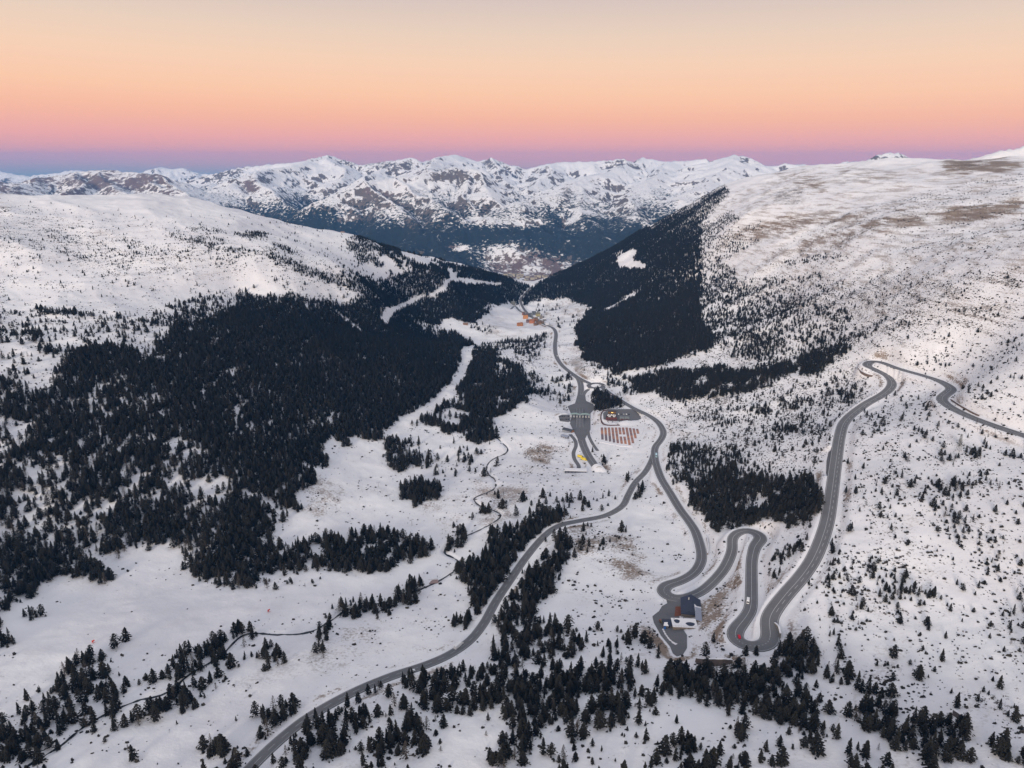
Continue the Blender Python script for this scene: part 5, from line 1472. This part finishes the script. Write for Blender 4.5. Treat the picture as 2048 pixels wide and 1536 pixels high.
# ------------------------------------------------------------------ service station and gravel lot
def station():
    z0 = YARDS['station_yard'][0, 2] + CAMZ
    def yp(u, v, dz=0.0):
        q = at_drop(u, v, -(z0 - CAMZ)); return (q[0], q[1], z0 + dz)
    wall_line('kerb_wall', 'dark red brown wall curving round the service station', [(1216,820),(1206,823),(1202,830),(1202,840),(1206,848),(1216,851),(1228,851),(1240,851)], 1.1, M('dark_red_wall', (0.085, 0.045, 0.045)), 2.0, 0, False)
    p = yp(1223, 839)
    e = empty('service_station', p, math.radians(-3)); tag(e, 'dark red service station building with white plant on its flat roof', 'building')
    MB().box((0, 3, 1.6), (18, 13, 6.2)).build('wall', M('dark_red_front', (0.13, 0.035, 0.035)), e)
    ro = MB().box((0, 3, 4.85), (18.6, 13.6, .3)).build('roof', M('dark_roof', (0.06, 0.05, 0.055)), e)
    for x, y in ((-6, 5), (-3.5, 6), (-1, 5), (1.5, 6.4), (4, 5), (6.5, 6), (-5, 8), (0, 8.4), (4.4, 8), (-4.5, -.5), (-2.5, -.5), (3, -.5), (5.2, -.5)):
        MB().box((x, y, 5.6), (1.6, 1.4, 1.2)).build('roof_unit', M('unit_white', (0.70, 0.70, 0.72)), ro)
    for i in range(6): MB().box((-7.2 + i * 2.9, -3.56, 1.9), (2.0, .12, 2.2)).build('window', M_GLASS, e)
    p = yp(1224, 827)
    e = empty('kiosk', p, math.radians(-2)); tag(e, 'brown kiosk with a lit amber front behind the service station', 'kiosk')
    MB().box((0, 0, 1.8), (13, 5, 4.6)).build('wall', M('kiosk_brown', (0.16, 0.09, 0.05)), e)
    MB().box((0, 0, 4.3), (13.8, 6, .35)).build('roof', M('dark_roof', (0.06, 0.05, 0.055)), e)
    lm = NT('amber_sign'); lm.color((0.6, 0.42, 0.1, 1)); lm.bsdf.inputs['Emission Color'].default_value = (1.0, 0.62, 0.18, 1); lm.bsdf.inputs['Emission Strength'].default_value = 1.2
    MB().box((0, -2.56, 2.6), (3.2, .14, 1.3)).build('lit_sign', lm.m, e)
    for i_, u in enumerate((1244, 1254)):
        p = yp(u, 841)
        e = empty('canopy', p, math.radians(-3)); tag(e, ('grey green fuel canopy nearest the service station', 'grey green fuel canopy at the right of the yard')[i_], 'canopy')
        MB().box((0, 2.5, 4.6), (7.6, 8.6, .45)).build('roof', M('grey_green_roof', (0.20, 0.22, 0.22)), e)
        for x in (-3, 3):
            for y in (-1, 6): MB().tube((x, y, -.2), (x, y, 4.5), .16).build('post', M_STEEL, e)
        for x in (-1.6, 1.6): MB().box((x, 2.5, .8), (.7, 1.2, 1.6)).build('pump', M('pump_red', (0.35, 0.05, 0.05)), e)
    for i in range(5):
        vehicle('parked_car', '%s car %s from the left in the row behind the fuel canopies' % (['white', 'dark grey', 'silver', 'white', 'black'][i], ['first', 'second', 'third', 'fourth', 'fifth'][i]), 'car', 0, 0, 1.57, [(.72, .72, .74), (.06, .06, .07), (.4, .4, .42), (.7, .7, .72), (.03, .03, .03)][i], 'car', 'cars parked at the service station', yp(1237 + 5.2 * i, 829, .02))
    # gravel beds under the station
    cf = plane_fit(YARDS['gravel_lot'])
    def gp(u, v, dz=0.0):
        dx, dy, dz_ = ray(u, v); s_ = cf[2] / (dz_ - cf[0] * dx - cf[1] * dy); return (dx * s_, dy * s_, dz_ * s_ + CAMZ + dz)
    lot = [(1198,853),(1240,852),(1288,856),(1284,870),(1266,894),(1240,892),(1200,884)]
    b = MB(); n = len(lot); b.add([gp(u, v, .12) for u, v in lot] + [gp(u, v, -1.6) for u, v in lot], [tuple(range(n))] + [(i, (i + 1) % n, n + (i + 1) % n, n + i) for i in range(n)])
    lo = b.build('gravel_lot', M_ROOFSNOW); tag(lo, kind='structure')
    t = NT('red_gravel'); p_ = t.pos(); a_ = t.noise(p_, .07, 3); c_ = t.noise(p_, .8, 3)
    cc = t.mix(t.smooth(a_, .42, .62), (0.20, 0.13, 0.14, 1), (0.46, 0.215, 0.13, 1)); t.color(t.mix(t.math('MULTIPLY', c_, .5), cc, (0.36, 0.20, 0.15, 1))); mo = t.m
    t = NT('grey_gravel'); p_ = t.pos(); t.color(t.mix(t.noise(p_, .3, 3), (0.12, 0.10, 0.12, 1), (0.22, 0.17, 0.18, 1))); mgv = t.m
    bot = [879.4, 881.7, 883.3, 885.3, 886.6, 887.6, 888.2, 890.2, 886.6, 876.8, 867.7]
    for i in range(11):
        u0 = 1203.6 + 7.05 * i; sh = 1.6 + .5 * i; v0 = 855.5 + (max(0, i - 7)) * .9; v1 = bot[i]
        sh *= (v1 - v0) / 28
        segs = [(0, 1)]
        if i in (5, 6): segs = [(0, .42), (.56, 1)]
        for (ta, tb) in segs:
            cut = .58 if i < 3 else (.75 if i == 3 else None)
            parts = [(ta, tb, mo)] if not cut else [(ta, cut, mo), (cut, tb, mgv)]
            for (a, c, mt) in parts:
                ua, va, uc, vc = u0 + sh * a, v0 + (v1 - v0) * a, u0 + sh * c, v0 + (v1 - v0) * c
                V = [gp(ua - 2.3, va, .5), gp(ua + 2.3, va, .5), gp(uc + 2.3, vc, .5), gp(uc - 2.3, vc, .5)]
                V += [(x, y, z - .8) for x, y, z in V]
                MB().add(V, [(0, 1, 2, 3), (0, 4, 5, 1), (1, 5, 6, 2), (2, 6, 7, 3), (3, 7, 4, 0)]).build('gravel_bed', mt, lo)
station()

# ------------------------------------------------------------------ mountain village at the valley head
VILL = [  # u, v, length, depth, wall height, roof height, yaw, wall, roof, wording
 (1051,637,15,12,14,4,10,(0.46,0.21,0.09),(0.10,0.08,0.09),'tall orange fronted block at the left of the village'),
 (1040,652,17,11,8,4,25,(0.42,0.19,0.09),(0.30,0.13,0.07),'orange house lowest on the left of the village'),
 (1064,646,16,12,9,4,-15,(0.40,0.15,0.08),(0.26,0.11,0.07),'red brown house in the middle of the village'),
 (1071,642,12,10,10,3,20,(0.34,0.18,0.11),(0.14,0.10,0.09),'brown block behind the middle of the village'),
 (1077,649,17,11,8,4,5,(0.22,0.14,0.10),(0.12,0.08,0.07),'dark brown chalet nearest the village road'),
 (1084,647,11,10,7,3,-20,(0.26,0.20,0.16),(0.16,0.13,0.12),'small brown chalet at the right of the village'),
 (1060,633,17,11,10,3,15,(0.26,0.27,0.28),(0.13,0.14,0.16),'grey block in the upper village'),
 (1068,629,12,10,9,3,-10,(0.20,0.22,0.24),(0.08,0.09,0.11),'dark grey block in the upper village'),
 (1076,632,14,10,9,4,10,(0.36,0.33,0.18),(0.16,0.15,0.12),'yellowish house in the upper village'),
 (1082,637,10,9,7,3,0,(0.34,0.30,0.26),(0.20,0.18,0.17),'pale stone house above the village road'),
 (1056,645,9,9,8,3,-30,(0.20,0.13,0.14),(0.10,0.08,0.09),'dark narrow house between the orange fronts'),
 (1047,630,10,9,9,3,0,(0.30,0.11,0.07),(0.13,0.10,0.10),'rust red house behind the tall orange block'),
 (1026,608,16,14,9,2,0,(0.24,0.24,0.22),(0.22,0.22,0.21),'grey flat block beyond the village car park'),
 (1071,651,10,8,6,3,30,(0.24,0.15,0.11),(0.14,0.10,0.09),'low brown chalet at the foot of the village'),
 (1089,641,12,9,6,3,-5,(0.15,0.17,0.20),(0.50,0.50,0.53),'dark house with a snowy roof by the village road'),
 (1094,651,9,7,4,2,0,(0.30,0.30,0.32),(0.62,0.62,0.65),'small white roofed building at the village junction'),
]
for (u, v, L, W, H, rh, yw, wc, rc_, lab) in VILL:
    gabled('village_house', lab, ground(u, v, -.3), L, W, H, rh, math.radians(yw), M('wall_%d_%d' % (u, v), wc, .85), M('roof_%d_%d' % (u, v), rc_, .8), 'houses of the village', 'house', 3 if H > 8 else 2, 4, True)
gabled('mountain_hut', 'brown mountain restaurant on the crest of the left hill', ground(685, 465, -.5), 24, 10, 4.5, 2.5, 0.0, M('hut_wood', (0.24, 0.15, 0.10)), M('hut_roof', (0.30, 0.20, 0.15)), None, 'hut', 1, 6)
gabled('snow_hut', 'small brown hut on the snowfield left of the village', ground(931, 649, -.3), 14, 8, 3.5, 2.2, 0.1, M('hut_wood', (0.24, 0.15, 0.10)), M('hut_roof2', (0.22, 0.14, 0.11)), None, 'hut', 1, 3)
rgv = random.Random(5)
TOWN = {}
for i_ in range(26):
    if i_ < 9: u, v, c = 1011 + 4.0 * i_, 552 - (i_ % 2) * 2.5, (0.62, 0.56, 0.44)
    else: u, v, c = rgv.uniform(1025, 1120), rgv.uniform(552, 572), rgv.choice([(0.30, 0.24, 0.24), (0.42, 0.36, 0.32), (0.5, 0.46, 0.42), (0.24, 0.20, 0.24)])
    x, y, z = hit_far(u, v)
    if y > 9000 or y < 4900: continue
    e = empty('town_block', (x, y, z + CAMZ - 3), rgv.uniform(-.4, .4))
    L, W, H = rgv.uniform(20, 34), rgv.uniform(13, 18), rgv.uniform(13, 22)
    MB().box((0, 0, H / 2 - 3), (L, W, H + 6)).build('wall', M('town_wall_%d' % (i_ % 5), c), e)
    MB().prism([(-W / 2 - 1, H), (0, H + 4.5), (W / 2 + 1, H)], -L / 2 - 1, L / 2 + 1).build('roof', M('town_roof_%d' % (i_ % 3), [(0.14, 0.12, 0.13), (0.20, 0.15, 0.14), (0.26, 0.24, 0.25)][i_ % 3]), e).rotation_euler = (0, 0, math.pi / 2)
    for r_ in range(3):
        MB().box((0, -W / 2 - .1, H * (r_ + .5) / 3), (L * .86, .3, 2.0)).build('window_row', M_GLASS, e)
    if i_ < 9: tag(e, 'cream apartment block in the row edging the distant town', 'building', 'cream blocks of the distant town')
    else: tag(e, 'small dull block in the distant town down the valley', 'building', 'scattered blocks of the distant town')
    TOWN.setdefault(e['label'], []).append((u, e))
ordinal(TOWN)

# ------------------------------------------------------------------ pylons, lifts, bridge, skiers
def lattice(u, v, h, label, yaw):
    p = ground(u, v, -.3); e = empty('electricity_pylon', p, yaw); tag(e, label, 'pylon', 'electricity pylons')
    w0, w1 = h * .11, h * .022; lv = [0, .22, .42, .6, .76, .9, 1.0]
    wd = lambda t: w0 + (w1 - w0) * t ** .8
    for sx, sy in ((-1, -1), (1, -1), (1, 1), (-1, 1)):
        m = MB()
        for a, b in zip(lv[:-1], lv[1:]): m.tube((sx * wd(a), sy * wd(a), a * h), (sx * wd(b), sy * wd(b), b * h), .16, .14, 4)
        m.build('leg', M_STEEL, e)
    m = MB()
    for a, b in zip(lv[:-1], lv[1:]):
        A, B = wd(a), wd(b)
        for (x0, y0), (x1, y1) in (((-1, -1), (1, -1)), ((1, -1), (1, 1)), ((1, 1), (-1, 1)), ((-1, 1), (-1, -1))):
            m.tube((x0 * A, y0 * A, a * h), (x1 * B, y1 * B, b * h), .09, .09, 3); m.tube((x1 * A, y1 * A, a * h), (x0 * B, y0 * B, b * h), .09, .09, 3)
    m.build('bracing', M_STEEL, e)
    for t, l in ((.74, .17), (.85, .20), (.95, .14)):
        c = MB(); c.tube((-l * h, 0, t * h), (0, 0, t * h + .35), .1, .16, 4); c.tube((l * h, 0, t * h), (0, 0, t * h + .35), .1, .16, 4); c.tube((-l * h, 0, t * h), (l * h, 0, t * h), .1, .1, 4); c.build('crossarm', M_STEEL, e)
lattice(1917, 902, 19, 'tall lattice pylon standing alone on the right slope', 0.5)
for i_, (u, v, lb) in enumerate(((763, 634, 'lattice pylon at the near end of the forest power line cut'), (799, 614, 'second lattice pylon along the forest power line cut'), (832, 596, 'third lattice pylon along the forest power line cut'), (883, 574, 'lattice pylon just below the fork of the forest cut'), (914, 548, 'lattice pylon on the ridge where the forest cut forks'), (876, 682, 'lattice pylon standing in the wood near the ski run'))):
    lattice(u, v, 26, lb, 0.9)
def lift_pylon(u, v, h, label):
    p = ground(u, v, -.2); e = empty('ski_lift_pylon', p, 0.6); tag(e, label, 'pylon', 'ski lift pylons')
    MB().tube((0, 0, 0), (0, 0, h), .28, .2, 8).build('mast', M_STEEL, e)
    MB().tube((-2.0, 0, h), (2.0, 0, h), .16, .16, 6).build('crossarm', M_STEEL, e)
    for x in (-1.9, 1.9):
        w = MB()
        for y in (-.6, 0, .6): w.tube((x - .06, y, h - .3), (x + .06, y, h - .3), .26, .26, 8)
        w.build('sheave', M_TYRE, e)
for u, v, h, lb in ((757, 975, 7.5, 'topmost drag lift pylon on the ski slope'), (780, 1000, 7.5, 'middle drag lift pylon on the ski slope'), (824, 1051, 7.5, 'lowest drag lift pylon above the pine belt'), (85, 430, 11, 'lift pylon at the left on the snowy hill'), (148, 440, 11, 'lift pylon right of the first one on the snowy hill'), (596, 582, 11, 'lift pylon at the foot of the hill piste'), (570, 512, 11, 'lift pylon halfway up the hill piste')):
    lift_pylon(u, v, h, lb)
def bridge():
    p = ground(867, 1165, .3); e = empty('footbridge', p, math.radians(12)); tag(e, 'pinkish timber footbridge over the stream by the ski run', 'bridge')
    mw = M('pink_timber', (0.36, 0.26, 0.24), .9, .25)
    for y in (-2.6, 0, 2.6): MB().tube((-4.6, y, .2), (4.6, y, .2), .22, .22, 6).build('beam', mw, e)
    me = None
    for i in range(18):
        if me is None: o = MB().box((0, 0, 0), (.44, 6.4, .12)).build('plank', mw, e); me = o.data
        else: o = bpy.data.objects.new('plank', me); C.objects.link(o); o.parent = e
        o.location = (-4.2 + i * .5, rgv.uniform(-.08, .08), .5 + .25 * math.sin(math.pi * i / 17))
    for s_ in (-1, 1):
        r = MB(); r.tube((-4.4, s_ * 3.1, 1.5), (4.4, s_ * 3.1, 1.5), .08)
        for x in (-4.2, -1.4, 1.4, 4.2): r.tube((x, s_ * 3.1, .4), (x, s_ * 3.1, 1.5), .07)
        r.build('railing', mw, e)
bridge()
def skier(u, v, yaw, coat, label):
    p = ground(u, v, .02); e = empty('person', p, yaw); tag(e, label, 'person', 'skiers on the ski run')
    J = [(0, 0, .95), (0, .02, 1.2), (0, .05, 1.42), (0, .08, 1.52), (0, .11, 1.66), (.10, .02, .9), (.13, .16, .50), (.13, .02, .08), (.13, .16, .05), (-.10, .02, .9), (-.13, .16, .50), (-.13, .02, .08), (-.13, .16, .05),
         (.20, .05, 1.38), (.30, .08, 1.12), (.30, .32, .98), (-.20, .05, 1.38), (-.30, .08, 1.12), (-.30, .32, .98)]
    Ed = [(0, 1), (1, 2), (2, 3), (3, 4), (0, 5), (5, 6), (6, 7), (7, 8), (0, 9), (9, 10), (10, 11), (11, 12), (2, 13), (13, 14), (14, 15), (2, 16), (16, 17), (17, 18)]
    Rd = [.15, .15, .16, .06, .11, .11, .075, .055, .05, .11, .075, .055, .05, .08, .055, .045, .08, .055, .045]
    me = bpy.data.meshes.new('body'); me.from_pydata(J, Ed, []); o = bpy.data.objects.new('body', me); C.objects.link(o); o.parent = e
    me.materials.append(M('coat_%02x%02x%02x' % tuple(int(c * 255) for c in coat), coat))
    md = o.modifiers.new('skin', 'SKIN'); sk = me.skin_vertices[0].data
    for i, r in enumerate(Rd): sk[i].radius = (r, r)
    sk[0].use_root = True
    sb = o.modifiers.new('sub', 'SUBSURF'); sb.levels = 1; sb.render_levels = 1
    for x in (-.13, .13): MB().box((x, .15, .03), (.09, 1.65, .03)).build('ski', M('ski_dark', (0.05, 0.05, 0.06)), e)
for u, v, yw, c, lb in ((860, 1087, .4, (.05, .05, .07), 'skier in dark clothes, left of a pair on the narrow run'), (865, 1091, .2, (.10, .06, .06), 'skier in brown, right of a pair on the narrow run'), (879, 1095, .8, (.04, .05, .09), 'skier in navy beside the trees on the narrow run'),
                        (848, 1147, 1.0, (.12, .08, .07), 'skier in brown above the footbridge'), (681, 1188, 1.4, (.04, .04, .06), 'lone skier in black in the middle of the broad run'), (521, 1202, 1.4, (.06, .05, .08), 'farthest left skier on the broad run'), (875, 1154, .9, (.05, .05, .05), 'skier in black just behind the footbridge')):
    skier(u, v, yw, c, lb)
for u, v, lb in ((187, 1286, 'red snow gun on the piste at the lower left'), (538, 1224, 'red snow gun near the middle of the broad run')):
    p = ground(u, v, 0); e = empty('snow_gun', p, .8); tag(e, lb, 'snow gun', 'snow guns')
    mr = M('snow_gun_red', (0.55, 0.06, 0.05), .5)
    MB().tube((-.95, 0, 1.9), (1.0, 0, 2.2), .62, .52, 12).build('barrel', mr, e)
    MB().tube((0, 0, .5), (0, 0, 1.5), .14, .14, 8).build('mast', M_STEEL, e)
    b = MB()
    for a in range(3): b.tube((0, 0, .55), (1.5 * math.cos(a * 2.09), 1.5 * math.sin(a * 2.09), .05), .12, .09, 6)
    b.build('tripod', mr, e)
    MB().box((-.4, .75, 1.1), (.8, .5, .9)).build('control_box', mr, e)

#OBJS_END
# ------------------------------------------------------------------ haze over the valley
def haze_box():
    x, y0, y1, z0, z1 = 24000.0, -600.0, 27500.0, CAMZ - 1150.0, CAMZ + 420.0
    V = [(-x, y0, z0), (x, y0, z0), (x, y1, z0), (-x, y1, z0), (-x, y0, z1), (x, y0, z1), (x, y1, z1), (-x, y1, z1)]
    o = mesh_obj('haze', V, [(3, 2, 1, 0), (4, 5, 6, 7), (0, 1, 5, 4), (1, 2, 6, 5), (2, 3, 7, 6), (3, 0, 4, 7)])
    m = bpy.data.materials.new('valley_haze'); m.use_nodes = True
    n, l = m.node_tree.nodes, m.node_tree.links
    n.clear()
    out = n.new('ShaderNodeOutputMaterial'); v = n.new('ShaderNodeVolumePrincipled')
    v.inputs['Color'].default_value = (0.10, 0.42, 1.0, 1)
    v.inputs['Density'].default_value = 2.4e-5
    v.inputs['Anisotropy'].default_value = 0.0
    l.new(v.outputs[0], out.inputs['Volume'])
    o.data.materials.append(m)
    tag(o, kind='stuff')
haze_box()
